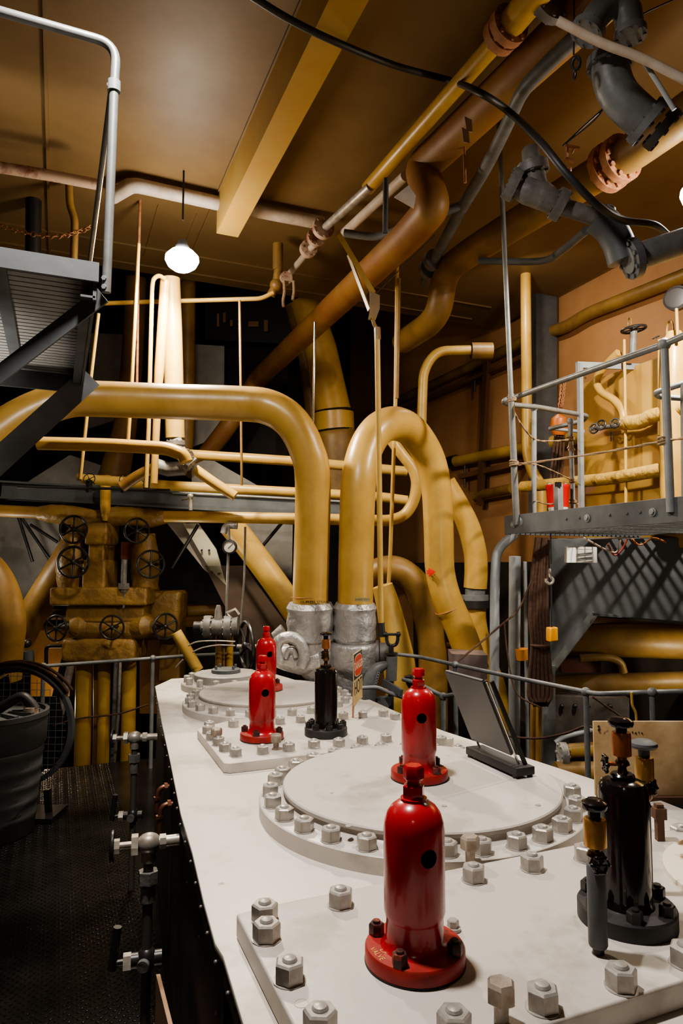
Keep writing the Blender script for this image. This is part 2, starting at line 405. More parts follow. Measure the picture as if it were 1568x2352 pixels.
# right-hand loose nuts on the engine top
c1b = thing('side_flange', 'small cream flange with one silver nut at the right edge beyond the black cylinder', 'flange', (1.85, 1.62, TZ))
B().prism([(1.70, 1.60), (1.93, 1.55), (1.93, 1.80), (1.72, 1.82)], TZ + .0003, TZ + .022).bevel(.004).part('plate', PLT, c1b)
nut(c1b, ontop(1562, 1893, TZ + .022, .0415), ND)

def ring_nuts(parent, c, R, z, n, ph, me, skip=None):
    for k in range(n):
        a = 2 * PI * k / n + ph
        if skip and skip(a): continue
        nut(parent, (c[0] + R * math.cos(a), c[1] + R * math.sin(a), z), me, rot=a)
# large round cylinder cover
k1 = thing('cylinder_cover', 'largest round cream cylinder cover ringed with nuts, behind the front red valve', 'cover', (1.17, 2.114, TZ))
B().lathe([(.5455, .0003), (.5455, .046), (.54, .05), (.49, .05), (.475, .053), (.462, .062), (.458, .072), (.467, .076), (.467, .086), (.463, .09), (.43, .0905)], (1.17, 2.114, TZ), seg=96).part('lid', PLT, k1)
used = []
for q in ((645, 1774), (622, 1797), (617, 1822), (633, 1853), (673, 1882), (737, 1907), (824, 1931), (1035, 1946), (1127, 1942), (1213, 1925), (1276, 1906), (1313, 1880), (1325, 1853), (1313, 1826), (1287, 1799), (905, 1945)):
    p = ontop(*q, 1.08, .0415); a = math.atan2(p.y - 2.114, p.x - 1.17); used.append(a)
    nut(k1, (1.17 + .508 * math.cos(a), 2.114 + .508 * math.sin(a), 1.08), ND, rot=a)
for k in range(9):
    a = .75 + k * .21
    nut(k1, (1.17 + .508 * math.cos(a), 2.114 + .508 * math.sin(a), 1.08), ND, rot=a)
nut(k1, ontop(1079, 1929, 1.08, .056), JD, 'jack_bolt', label='raised hexagon jack bolt')
for q in ((800, 1898), (1235, 1850), (1020, 1852), (728, 1718)):
    p = Z(*q, 1.12); B().lathe([(.009, 0), (.009, .0015), (.006, .002)], (p.x, p.y, 1.1205), seg=14).part('lifting_plug', NUT, k1)
# second plate
P2 = 1.07
c2 = thing('valve_chest_cover', 'farther rectangular bolted cover plate under the middle red valve and black cylinder', 'cover', (1.1, 3.1, TZ))
B().prism([(.637, 2.75), (.66, 2.731), (1.68, 2.731), (1.70, 2.75), (1.72, 3.70), (1.655, 3.70)] + [(1.175 + .503 * math.cos(t_), 3.93 + .503 * math.sin(t_)) for t_ in [-.46 - .13 * k_ for k_ in range(13)]] + [(.86, 3.50), (.655, 3.37), (.645, 3.34)], TZ + .0003, P2).bevel(.005, 2).part('plate', PLT, c2)
for q in ((481, 1656), (477, 1666), (485, 1680), (502, 1692), (517, 1705), (541, 1716), (536, 1652), (603, 1711), (663, 1705), (721, 1698), (778, 1695), (832, 1690), (886, 1685), (1012, 1690), (643, 1646), (690, 1642), (788, 1635), (833, 1632), (880, 1629), (907, 1636), (960, 1688)):
    nut(c2, ontop(*q, P2, .035), ND2)
nut(c2, ontop(634, 1692, P2, .055), JD, 'jack_bolt', label='raised bare jack bolt at the front edge')
nut(c2, ontop(497, 1678, P2, .055), JD, 'jack_bolt', label='raised jack bolt at the left edge')
# second round cover
k2 = thing('cylinder_cover', 'middle round cream cylinder cover ringed with nuts, behind the middle red valve', 'cover', (1.175, 3.93, TZ))
B().lathe([(.495, .0003), (.495, .036), (.49, .04), (.44, .04), (.42, .046), (.405, .06), (.402, .072), (.405, .076), (.405, .086), (.40, .09), (.36, .0905)], (1.175, 3.93, TZ), seg=72).part('lid', PLT, k2)
ring_nuts(k2, (1.175, 3.93), .458, 1.07, 26, .1, ND2)
# far small cover
k3 = thing('cylinder_cover', 'smallest far round cylinder cover with a dark pad on top', 'cover', (1.09, 4.66, TZ))
B().lathe([(.30, .0003), (.30, .035), (.295, .04), (.225, .04), (.215, .05), (.215, .092), (.21, .096), (.18, .0965)], (1.09, 4.66, TZ), seg=60).part('lid', mat('old_silver_paint', (.40, .38, .355), .4, .2, col2=(.28, .265, .25), scale=6), k3)
B().lathe([(.098, 0), (.098, .022), (.09, .026)], (1.09, 4.67, TZ + .0965), seg=32).part('pad', GRD, k3)
for a in (.3, 1.9, 3.4, 5.2): B().cyl((1.09 + .075 * math.cos(a), 4.67 + .075 * math.sin(a), TZ + .12), (1.09 + .075 * math.cos(a), 4.67 + .075 * math.sin(a), TZ + .145), .009).part('stud', GRD, k3)
ring_nuts(k3, (1.09, 4.66), .262, TZ + .04, 14, .2, nutdata('tall_nut', .0225, .042, .005, NUT))

# ================================================================== RED RELIEF VALVES
def relief_valve(name, label, base, hole_right, flh=.031, seed_rot=-.35, writing=False):
    bx = V(base); t = thing(name, label, 'valve', bx, 'red relief valves standing on the engine top')
    az = math.atan2(CAM.y - bx.y, CAM.x - bx.x)                       # towards the gangway side
    b = B().lathe([(.098, .004), (.098, flh - .004), (.095, flh), (.0, flh)], bx, seg=56)
    fl = b.part('flange', REDF, t)
    B().lathe([(.099, 0), (.099, .0035)], bx, seg=56).part('gasket', INK, t)
    body = B().lathe([(.0, flh - .002), (.0705, flh - .002), (.062, flh + .004), (.0572, flh + .014), (.0562, .082), (.0575, .086), (.0605, .097), (.0605, .25), (.0585, .266), (.053, .282), (.044, .294), (.033, .302), (.0265, .305), (.0265, .310), (.0, .311)], (0, 0, 0), seg=64).m(REDP)
    hole = B().m(HOLE); ha = az + hole_right; dd = V((math.cos(ha), math.sin(ha), 0)); hz = V((0, 0, .2135))
    hole.cyl(dd * .028 + hz, dd * .09 + hz, .0172, seg=28)
    ob = bpy.data.objects.new('tb', body.data('tb')); oh = bpy.data.objects.new('th', hole.data('th'))
    COL.objects.link(ob); COL.objects.link(oh)
    md = ob.modifiers.new('b', 'BOOLEAN'); md.object = oh; md.operation = 'DIFFERENCE'; md.solver = 'EXACT'; md.material_mode = 'TRANSFER'
    me = bpy.data.meshes.new_from_object(ob.evaluated_get(bpy.context.evaluated_depsgraph_get()))
    bpy.data.objects.remove(ob); bpy.data.objects.remove(oh)
    me.polygons.foreach_set('use_smooth', [True] * len(me.polygons)); me.set_sharp_from_angle(angle=.65)
    me.name = 'body'; o = bpy.data.objects.new('body', me); COL.objects.link(o); o.parent = t
    B().lathe6(bx + ZU * .309, ZU, [(.0205, 0), (.0222, .003), (.0222, .024), (.019, .027)], .4).part('lock_nut', REDP, t)
    B().cyl(bx + ZU * .33, bx + ZU * .346, .0135).lathe6(bx + ZU * .344, ZU, [(.0175, 0), (.0215, .004), (.0215, .024), (.0175, .029)], .9).part('cap_bolt', REDP, t)
    for k in range(4):
        a = az + seed_rot + k * PI / 2; p = bx + V((math.cos(a) * .0815, math.sin(a) * .0815, flh))
        q = B().hexp(p, ZU, .0155, .022, a, .14).cyl(p + ZU * .022, p + ZU * .027, .0075, seg=12); q.part('nut', RNUT, t)
    if writing:
        a = az - 1.02; c = bx + V((math.cos(a) * .082, math.sin(a) * .082, flh + .0004)); tx = V((-math.sin(a), math.cos(a), 0)); ty = V((-math.cos(a), -math.sin(a), 0))
        text(fl, 'chalk_mark', 'VALVE', .016, c + ty * -.002, tx, ty, YTX, .0002); text(fl, 'chalk_mark', 'L.P.', .015, c + ty * .013, tx, ty, YTX, .0002)
    return t
relief_valve('relief_valve', 'nearest and biggest-looking red relief valve standing in the front of the photo', (.672, 1.24, P1), .50, writing=True)
relief_valve('relief_valve', 'red relief valve standing in the middle of the largest round cover', (1.18, 2.135, 1.1205), .17, seed_rot=-.8)
relief_valve('relief_valve', 'red relief valve on the farther rectangular plate, left of the black cylinder', (.882, 3.057, P2), .24, seed_rot=-.3)
relief_valve('relief_valve', 'farthest red relief valve, mostly hidden behind another red valve', (1.165, 3.96, 1.1205), .36, seed_rot=.6)

# ================================================================== BLACK OILERS
def oil_head(t, x, z, zc0, zc1, rc, zk0, zk1, rk, cup, knobm, wheel_dir, zw, stem=.03, rw=.019):
    p = V((x[0], x[1], 0))
    B().lathe([(rc * .62, z), (rc * .5, z + .006), (rc * .42, z + .012), (rc * .75, z + .02), (rc * .8, (z + zc0) / 2), (rc * .7, zc0 - .012), (rc * .5, zc0 - .007), (rc * .55, zc0)], p, seg=20).part('cock', DBR, t)
    B().lathe([(rc * .85, zc0), (rc, zc0 + .002), (rc, zc1 - .005), (rc * .93, zc1 - .001), (rc * .6, zc1)], p, seg=28).part('oil_cup', cup, t)
    kb = B().lathe([(rc * .6, zc1), (rc * .62, zk0), (rk * .9, zk0 + .001), (rk, zk0 + (zk1 - zk0) * .35), (rk * .95, zk0 + (zk1 - zk0) * .65), (rk * .6, zk1 - .001), (rk * .2, zk1)], p, seg=28)
    kb.part('knob', knobm, t)
    if wheel_dir:
        d = V(wheel_dir).normalized(); c = p + ZU * zw + d * (rc * .7 + stem)
        b = B(); a, q, zz = frame(d); b.torus(c, d, rw * .8, rw * .2, 24, 7)
        for k in range(6):
            tt = 2 * PI * k / 6; e = a * math.cos(tt) + q * math.sin(tt); b.sph(c + e * rw * .85, rw * .3, seg=8, rg=6); b.cyl(c, c + e * rw * .8, rw * .12, seg=6)
        b.lathe([(rw * .3, -rw * .2), (rw * .25, rw * .35)], c, d, 10); b.part('handwheel', BLK, t)
        B().cyl(p + ZU * zw, c, rw * .24, seg=10).part('stem', COP, t)
def black_cylinder(label, base, rf, rb, zs, nuts, head, flh=.036):
    bx = V(base); t = thing('lubricator_cylinder', label, 'cylinder', bx)
    B().lathe([(rf, 0), (rf, flh - .004), (rf * .97, flh), (0, flh)], bx, seg=48).part('flange', BLM, t)
    B().lathe([(rb * 1.12, flh - .001), (rb * 1.03, flh + .01), (rb, flh + .02), (rb, zs - .03), (rb * .97, zs - .017), (rb * .86, zs - .006), (rb * .6, zs), (rb * .5, zs), (rb * .5, zs + .008), (rb * .42, zs + .012)], bx, seg=48).part('body', BLK, t)
    az = math.atan2(-bx.y, -bx.x)
    for k in range(nuts):
        a = az + .18 + 2 * PI * k / nuts; p = bx + V((math.cos(a) * rf * .82, math.sin(a) * rf * .82, flh))
        B().hexp(p, ZU, rf * .165, .022, a).cyl(p + ZU * .02, p + ZU * .027, rf * .08, seg=10).part('nut', IRON, t)
    if head: oil_head(t, (bx.x, bx.y), *head)
    return t
black_cylinder('big glossy black cylinder with copper oil cup at the right', (1.174, 1.198, P1), .103, .0525, .300, 6,
               (P1 + .312, P1 + .349, P1 + .402, .0206, P1 + .413, P1 + .434, .0275, COP, BLK, -RT + FW * .1, P1 + .331, .022))
black_cylinder('black cylinder with small copper cup between middle red valve and danger sign', (1.179, 3.021, P2), .099, .053, .308, 8,
               (P2 + .32, P2 + .393, P2 + .438, .020, P2 + .455, P2 + .472, .029, COP, BLK, -RT, P2 + .365, .004))
def slim_oiler(label, base, r, ztube, zc0, zc1, rc, zk0, zk1, rk, cup, knob, wd, zw, tube_m):
    bx = V(base); t = thing('slim_oiler', label, 'oiler', bx)
    B().cyl(bx, bx + ZU * .016, r * .6).part('foot', IRON, t)
    B().lathe([(r * .9, .014), (r, .018), (r, ztube - .003), (r * .9, ztube)], bx, seg=28).part('tube', tube_m, t)
    oil_head(t, (bx.x, bx.y), bx.z + ztube, bx.z + zc0, bx.z + zc1, rc, bx.z + zk0, bx.z + zk1, rk, cup, knob, wd, bx.z + zw, .004)
slim_oiler('slim dark grey oiler with brass cup and black knob before the big cylinder', (1.021, 1.12, P1), .0188, .172, .206, .262, .0226, .279, .3, .0262, BRS, BLK, -FW + RT * .1, .178, GRD)
pb_ = Z(1489, 2052, P1)
slim_oiler('slim oiler with mushroom grey knob, standing behind the big black cylinder', (pb_.x, pb_.y, P1), .011, .20, .262, .315, .0215, .335, .355, .032, BRS, GRD, RT + FW * .15, .245, GRD)
pq = Z(1515, 1930, P1); 
b = B().box((pq.x, pq.y, P1 + .05), (.02, .02, .10), RT).box((pq.x, pq.y, P1 + .075), (.032, .03, .03), RT)
b.solo('rusty_square_stub', mat('brown_iron', (.07, .035, .02), .6, col2=(.12, .06, .035), scale=30), 'rusty brown square stub pipe behind the big black cylinder', 'stub pipe')
q0 = Z(1366, 1842, TZ); rt = V((RT.x, RT.y, 0)).normalized(); fh = V((FW.x, FW.y, 0)).normalized()
hB = U(1366, 1659, dep(q0)).z - TZ - .022
bd = thing('cover_board', 'stained beige board standing on edge behind the big black cylinder', 'board', q0)
bc = q0 + rt * .275 + ZU * (.022 + hB / 2)
B().box(bc, (.55, .012, hB), rt, fh).bevel(.004, 2).part('panel', BOARD, bd)
for dx, dz in ((.018, .018), (.018, .030)):
    p = q0 + rt * dx + ZU * (.022 + hB - dz); B().cyl(p - fh * .0065, p - fh * .0085, .004, seg=12).part('screw_hole', INK, bd)
for k in range(5):
    p = q0 + rt * (.125 + .011 * k) + ZU * (.022 + hB * .84 + .003 * (k % 2)); B().cyl(p - fh * .0062, p - fh * .0072, .0022 + .0006 * (k % 3), seg=8).part('stain_spot', INK, bd)
B().box(q0 + rt * .28 + ZU * .0115 - fh * .004, (.54, .04, .022), rt, fh).part('ledge', mat('brown_ledge', (.09, .045, .028), .6), bd)

# ================================================================== SIGN STAND ON THE BIG COVER
t = thing('display_stand', 'black tilted display stand with two chrome rods, on the largest round cover', 'stand', (1.515, 2.145, 1.1205))
B().box((1.515, 2.145, 1.143), (.078, .315, .028)).bevel(.003).part('base', BLM, t)
for dx, dy in ((-.03, -.14), (.03, -.14), (-.03, .14), (.03, .14)): B().cyl((1.515 + dx, 2.145 + dy, 1.1205), (1.515 + dx, 2.145 + dy, 1.13), .01).part('foot', RUB, t)
v = V((-.130, 0, .296))
A0, A1 = V((1.520, 2.268, 1.157)), V((1.497, 2.028, 1.157)); A1.x = A0.x = 1.508
n_ = v.cross(YL).normalized()
pl = [A1 + v * .13, A0 + v * .13, A0 + v, A1 + v]
B().slab([p + YL * (.004 if i in (1, 2) else -.004) for i, p in enumerate(pl)], n_, .010).part('panel', SCR, t)
B().bar(A0 + v * 1.0 + n_ * .004, A1 + v * 1.0 + n_ * .004, .012, .008, upv=n_).part('top_edge', GRD, t)
for A in (A0, A1):
    B().cyl(A - n_ * .008 - v * .02, A + v - n_ * .008, .0042, seg=10).sph(A + v * .98 - n_ * .008, .0065, seg=10, rg=8).part('rod', CHR, t)
B().bar(A1 + V((.028, -.012, 0)), A1 + v + V((.022, -.014, 0)), .008, .014, upv=n_).part('back_edge', IRON, t)

# ================================================================== DANGER SIGN
t = thing('danger_sign', 'small cream and black danger hot sign on a rusty stake', 'sign', (1.437, 3.299, P2))
n0, n1 = U(811.5, 1563, 3.40), U(831, 1545, 3.63)
X_ = V((n1.x - n0.x, n1.y - n0.y, 0)); w_ = X_.length; X_.normalize(); h_ = .256
cen = (n0 + n1) / 2; zc = (U(811.5, 1563, 3.40).z + U(831, 1545, 3.63).z) / 2
tilt = (ZU - X_ * .04).normalized(); cen.z = zc
nrm = X_.cross(tilt).normalized()
B().box(cen, (w_, h_, .003), X_, tilt, nrm).bevel(.001).part('plate', SIGY, t)
B().box(cen + tilt * h_ * .235 + nrm * .0016, (w_ * .96, h_ * .50, .0012), X_, tilt, nrm).part('black_field', INK, t)
def oval(hw, hh, off, m, nm):
    pts = [cen + tilt * h_ * .235 + nrm * off + X_ * (hw * (1 if abs(math.cos(a)) < .001 else math.copysign(abs(math.cos(a)) ** .8, math.cos(a)))) + tilt * (hh * math.copysign(abs(math.sin(a)) ** .55, math.sin(a))) for a in [2 * PI * k / 40 for k in range(40)]]
    B().slab(pts, nrm, .0008).part(nm, m, t)
oval(w_ * .445, h_ * .215, .0024, WTX, 'white_border'); oval(w_ * .42, h_ * .20, .0032, SIGR, 'red_oval')
text(t, 'lettering', 'DANGER', .056, cen + tilt * h_ * .235 + nrm * .0044, X_, tilt, WTX)
text(t, 'lettering', 'HOT', .098, cen - tilt * h_ * .20 + nrm * .002, X_, tilt, INK)
st = V((1.437, 3.299, P2)); B().bar(st, V((st.x, st.y, cen.z - .05)) + V((.01, .01, 0)), .022, .006, upv=nrm).part('stake', RUST, t)
B().poly([cen - tilt * h_ * .5 - X_ * w_ * .5, cen - tilt * h_ * .5 - X_ * w_ * .1, cen - tilt * h_ * .55 - X_ * w_ * .75]).part('bent_corner', RUST, t)

# ================================================================== CEILING FITTINGS
pipe('ceiling_conduit', 'pale boxed conduit running across the ceiling behind the yellow girder', [Z(258, 452, 4.88), Z(305, 424, 4.9), Z(505, 468, 4.9), Z(735, 512, 4.9)], r=.058, m=WHT, bend=.06, cat_='conduit')
LA = U(418, 598, 5.4); LB = U(1606, 444, 4.0)
lm = thing('ceiling_lamp', 'bright round white lamp glowing under the ceiling at upper left', 'lamp', LA)
B().lathe([(.03, .16), (.05, .12), (.06, .10), (.06, .085)], LA, seg=24).part('lamp_base', GRD, lm)
B().lathe([(.01, .085), (.09, .07), (.128, .03), (.132, .0), (.11, -.045), (.07, -.075), (.01, -.09)], LA, seg=32).part('lamp_glass', LMP, lm)
B().cyl(LA + ZU * .33, V((LA.x, LA.y, CZ + .0)), .008).part('hanger', IRON, lm)
lm2 = thing('ceiling_lamp', 'white lamp glowing at the right edge below the grey overhead valves', 'lamp', LB)
B().lathe([(.03, .16), (.05, .12), (.06, .10), (.06, .085)], LB, seg=24).part('lamp_base', GRD, lm2)
B().lathe([(.01, .085), (.07, .07), (.10, .03), (.105, .0), (.09, -.045), (.06, -.075), (.01, -.09)], LB, seg=32).part('lamp_glass', LMP, lm2)
B().cyl(LB + ZU * .16, V((LB.x, LB.y, CZ)), .008).part('hanger', IRON, lm2)
# far-left ceiling corner
pipe('rusted_ceiling_pipe', 'rusted white pipe across the top left behind the grey handrail', [Z(-80, 372, 4.75), Z(110, 402, 4.75), Z(225, 424, 4.75)], w=26, m=RSTW)
pipe('dark_stanchion', 'black upright stanchion at the far left above the grey platform', [U(78, 395, 5.9), U(74, 760, 5.9)], w=34, m=IRON, cat_='post')
pipe('leaky_pipe', 'dull yellow stained vertical pipe at upper left with a crooked joint', [U(158, 405, 5.6), U(160, 470, 5.6), U(172, 505, 5.6), U(163, 800, 5.6)], w=17, m=YLD, bend=.05)
b = B(); P = cat([U(-30, 508, 5.2), U(60, 535, 5.2), U(140, 542, 5.2), U(215, 520, 5.2)], 8)
for i, (p, q) in enumerate(zip(P, P[1:])):
    b.torus((p + q) / 2, (q - p).cross(ZU if i % 2 else V((1, .4, .3))), .02, .004, 10, 5, 1)
b.solo('hanging_chain', RUST, 'thin rusty chain sagging behind the grey handrail at upper left', 'chain')

# ================================================================== UPPER-LEFT GREY PLATFORM
PZ = U(226, 650, 2.5)
X1, Y0, ZP = PZ.x, PZ.y, PZ.z
Y1 = Z(186, 872, ZP).y
t = thing('upper_platform', 'grey steel platform with slatted underside and tall handrail at upper left', 'platform', (X1 - .7, (Y0 + Y1) / 2, ZP))
B().box((X1 - .75, Y0 - .01, ZP + .034), (1.5, .014, .072)).box((X1 - .75, Y0 + .02, ZP + .066), (1.5, .06, .008)).part('front_channel', GRD, t)
B().box((X1 - .012, (Y0 + Y1) / 2, ZP - .01), (.012, Y1 - Y0, .11)).box((X1 - .035, (Y0 + Y1) / 2, ZP - .055), (.05, Y1 - Y0, .008)).part('side_channel', GRD, t)
B().box((X1 - .75, Y1, ZP - .02), (1.5, .014, .11)).part('back_channel', GRD, t)
b = B(); n_ = 30
for i in range(n_):
    yy = Y0 + .03 + (Y1 - Y0 - .06) * i / (n_ - 1); b.box((X1 - .76, yy, ZP + .025), (1.48, (Y1 - Y0) / n_ * .80, .010))
b.part('slatted_deck', mat('deck_slats', (.36, .35, .33), .5, col2=(.28, .27, .25), scale=5), t)
B().box((X1 - .75, (Y0 + Y1) / 2, ZP + .05), (1.48, Y1 - Y0 - .03, .006)).part('deck_plate', GRD, t)
B().box((X1 - .33, (Y0 + Y1) / 2 - .1, ZP + .012), (.05, Y1 - Y0 - .2, .02)).part('deck_bearer', GRD, t)
B().bar(U(236, 678, 2.52), U(-60, 905, 2.5), .010, .062, upv=-FW.cross(V((1, 0, 1)))).part('brace', GRD, t)
B().bar(U(206, 868, 3.72), U(-70, 1118, 3.35), .06, .12, upv=(0, 0, 1)).part('stringer', GRD, t)
top = U(268, 103, 2.5)
ptl = Z(-110, -3, top.z)
ps = [U(244, 672, 2.5), U(262, 200, 2.5), top, V((X1 - 1.5, top.y + .02, top.z))]
ps[3] = Z(-120, -8, top.z)
B().tube(fil(ps, .07), PX(21, ps[0]) / 2, 14).part('handrail', GAL, t)
B().cyl(U(262, 186, 2.5), U(261.5, 210, 2.5), .023).cyl(U(262, 198, 2.5) - RT * .022, U(262, 198, 2.5) + RT * .02, .012).part('rail_fitting', GRY, t)
rz = U(256, 212, 2.52)
B().tube([rz, Z(204, 618, rz.z)], .0125, 12).part('side_rail', GAL, t)
for yy in (640, 660): B().hexp(U(240, yy, 2.49), -FW, .010, .01).part('bolt', GRY, t)

# ================================================================== BIG YELLOW PIPES (with silver lagging), centre
DA = 4.9
A = UU(DA, (713, 1440), (713, 1350), (718, 1110), (703, 1030), (668, 968), (615, 935), (545, 927), (400, 927), (255, 926), (195, 931), (145, 955), (100, 990), (60, 1035), (18, 1092), (-40, 1190), (-110, 1330))
A = [p + FW * (0 if i < 6 else -(i - 6) * .09) for i, p in enumerate(A)]
AQ = [CAM + (q - CAM) for q in UU(1, )] if False else A
# keep the run on its surveyed line while it comes nearer at the left
A = [U(784 + F * (p - CAM).dot(RT) / dep(p), 1176 - F * (p - CAM).dot(UP) / dep(p), dep(p)) for p in A]
pa_ = thing('steam_pipe', 'thick yellow steam pipe arching from the centre to the far left', 'pipe', A[0])
rA = [PX(82, A[0]) / 2] * 6 + [PX(81, A[6]) / 2, PX(81, A[7]) / 2, PX(82, A[8]) / 2, PX(84, A[9]) / 2, PX(86, A[10]) / 2, PX(90, A[11]) / 2, PX(94, A[12]) / 2, PX(98, A[13]) / 2, PX(104, A[14]) / 2, PX(110, A[15]) / 2]
n = 7; P = cat(A, n); R = []
for i in range(len(P)):
    k = min(i // n, len(rA) - 2); f = i / n - k; R.append(rA[k] * (1 - f) + rA[k + 1] * f)
B().tube(P, R, 28).part('pipe_run', YEL, pa_)
b = B().torus(U(709, 1372, DA), ZU, R[0], .003, 32, 6); b.part('seam', RUST, pa_)
def wrap(parent, c0, c1, w, m=SLV, k=1.0, seg=40, lab=None):
    p, q = V(c0), V(c1); r = PX(w, p) / 2; n = 9; pts = [p + (q - p) * i / (n - 1) for i in range(n)]
    rr = [r * (.9 if i in (0, n - 1) else 1) * (1 + .035 * math.sin(i * 2.1)) for i in range(n)]
    return B().tube([p] + pts + [q], [r * .74] + rr + [r * .7], seg, lump=.012 * k).part('silver_wrap', m, parent, lab)
wrap(pa_, U(713, 1384, DA), U(713, 1478, DA), 108, lab='crinkled silver lagging sleeve')
nrmA = (CAM - U(716, 1376, DA)); nrmA.z = 0; nrmA.normalize()
text(pa_, 'stencil_lettering', 'HI-PRESS. STEAM', PX(8.5, A[0]), U(722, 1381, DA) + nrmA * (R[0] + .002), RT, ZU, INK)
# inverted-U steam pipe
Bp = [U(816, 1440, 4.9), U(816, 1380, 4.9), U(818, 1250, 4.9), U(823, 1110, 4.9), U(838, 1035, 5.0), U(868, 987, 5.1), U(907, 973, 5.25), U(948, 993, 5.4), U(985, 1050, 5.55), U(1002, 1125, 5.6), U(1007, 1220, 5.65), U(1010, 1310, 5.7), U(1026, 1375, 5.7), U(1056, 1445, 5.7), U(1090, 1540, 5.7)]
pb = thing('steam_pipe', 'thick yellow upside-down U pipe with a red arrow, right of the centre', 'pipe', Bp[0])
B().tube(cat(Bp, 7), [PX(81, Bp[0]) / 2] * 6 + [PX(79, Bp[6]) / 2, PX(74, Bp[7]) / 2, PX(70, Bp[8]) / 2, PX(69, Bp[9]) / 2, PX(68, Bp[10]) / 2] + [PX(67, Bp[11]) / 2] * 4, 28).part('pipe_run', YEL, pb)
wrap(pb, U(815, 1384, 4.9), U(814, 1476, 4.9), 97, lab='crinkled silver lagging sleeve')
ar = [(978, 1310), (984, 1309), (983, 1304), (1000, 1313), (984, 1326), (985, 1320), (979, 1318), (981, 1314)]
B().slab([U(x, y, 5.7 - .125 * math.sqrt(max(.05, 1 - ((x - 1009) / 34) ** 2)) - .022) for x, y in ar], -FW, .001).part('red_arrow', RDA, pb, 'red arrow sticker')
jc = U(1032, 1398, 5.7); B().torus(jc, U(1050, 1440, 5.7) - U(1022, 1370, 5.7), PX(67, jc) / 2, .004, 28, 6).part('seam', RUST, pb)
nb = (CAM - U(832, 1377, 4.9)); nb.z = 0; nb.normalize()
B().slab([U(815, 1372, 4.72), U(849, 1373, 4.74), U(849, 1382, 4.74), U(815, 1381, 4.72)], -FW, .002).part('stencil_field', mat('stencil_grey', (.30, .25, .12), .5), pb)
text(pb, 'stencil_lettering', 'HI-PRESS. STEAM', PX(7.2, Bp[0]) * .62, U(832, 1377, 4.715), RT, ZU, INK)

# silver lagged bodies under the two steam pipes
t = thing('lagged_stop_valve', 'silver lagged twin valve bodies under the two yellow steam pipes', 'valve', U(760, 1620, 4.95))
B().tube(cat([U(716, 1472, 4.9), U(722, 1500, 4.9), U(735, 1535, 4.9), U(748, 1560, 4.9)], 5), [PX(100, U(716, 1475, 4.95)) / 2, PX(96, U(716, 1475, 4.95)) / 2, PX(70, U(716, 1475, 4.95)) / 2], 30, lump=.01).part('left_body', SLV, t)
B().tube(cat([U(812, 1474, 4.9), U(812, 1482, 4.9), U(812, 1530, 4.9), U(808, 1552, 4.9)], 5), [PX(96, U(812, 1475, 4.95)) / 2, PX(112, U(812, 1500, 4.95)) / 2, PX(108, U(812, 1500, 4.95)) / 2, PX(84, U(812, 1500, 4.95)) / 2], 34, lump=.01).part('right_body', SLV, t)
B().tube(UU(4.9, (806, 1545), (804, 1590), (798, 1860)), PX(80, U(806, 1560, 4.95)) / 2, 30, lump=.01).part('lower_sleeve', SLV, t)
B().tube(cat(UU(4.85, (735, 1510), (695, 1515), (650, 1508), (615, 1500)), 6), [PX(74, U(700, 1500, 4.85)) / 2, PX(70, U(700, 1500, 4.85)) / 2, PX(58, U(700, 1500, 4.85)) / 2, PX(44, U(700, 1500, 4.85)) / 2], 26, lump=.012).part('elbow', SLV, t)
B().tube(cat(UU(4.72, (640, 1522), (634, 1490), (646, 1468), (672, 1464), (692, 1482), (699, 1512), (692, 1532)), 6), PX(26, U(660, 1480, 4.72)) / 2, 16, lump=.015).part('bypass_bend', SLV, t)
B().tube(cat(UU(4.75, (655, 1512), (662, 1494), (674, 1492), (680, 1510)), 6), PX(14, U(660, 1500, 4.75)) / 2, 12).part('bypass_bend', SLV, t)
B().lathe([(PX(30, U(860, 1500, 4.9)), 0), (PX(30, U(860, 1500, 4.9)), .05), (PX(24, U(860, 1500, 4.9)), .06), (PX(24, U(860, 1500, 4.9)), .13)], U(852, 1500, 4.9), RT, 28).part('end_flange', GRV, t)
B().torus(U(868, 1500, 4.9), RT, PX(27, U(868, 1500, 4.9)), .008, 28, 8).part('clip_band', IRON, t)
# grey cast bracket with clevis
t = thing('governor_bracket', 'grey cast bracket with curved rib and black clevis beside the silver lagging', 'bracket', U(870, 1625, 4.55))
b = B().tube(cat(UU(4.55, (893, 1527), (880, 1529), (862, 1540), (850, 1562), (845, 1600), (838, 1625)), 6), [PX(14, U(880, 1530, 4.55)) / 2, PX(26, U(880, 1530, 4.55)) / 2, PX(34, U(880, 1530, 4.55)) / 2, PX(40, U(880, 1530, 4.55)) / 2], 14); b.part('curved_arm', GRP, t)
B().cyl(U(900, 1506, 4.55), U(898, 1562, 4.55), PX(25, U(900, 1530, 4.55)) / 2, seg=24).part('guide_barrel', GRP, t)
B().slab(UU(4.58, (826, 1625), (845, 1606), (900, 1600), (898, 1620), (876, 1632)), FW, .05).part('foot_plate', GRP, t)
B().hexp(U(858, 1616, 4.57), -FW, .022, .02).part('bolt', GRV, t)
B().tube(foot(UU(4.6, (898, 1560), (897, 1700))), PX(13, U(898, 1560, 4.6)) / 2).part('guide_rod', BLM, t)
b = B()
for i, yy in enumerate((1547, 1553, 1559, 1566, 1572)): b.torus(U(869 - i * 1.6, yy, 4.49), -FW, .008, .0022, 12, 5)
b.part('cast_letters', GRY, t)
b = B().lathe([(.043, 0), (.043, .012)], U(898, 1503, 4.55), ZU, 24).cyl(U(898, 1503, 4.55), U(898, 1482, 4.55), PX(12, U(898, 1490, 4.55)) / 2)
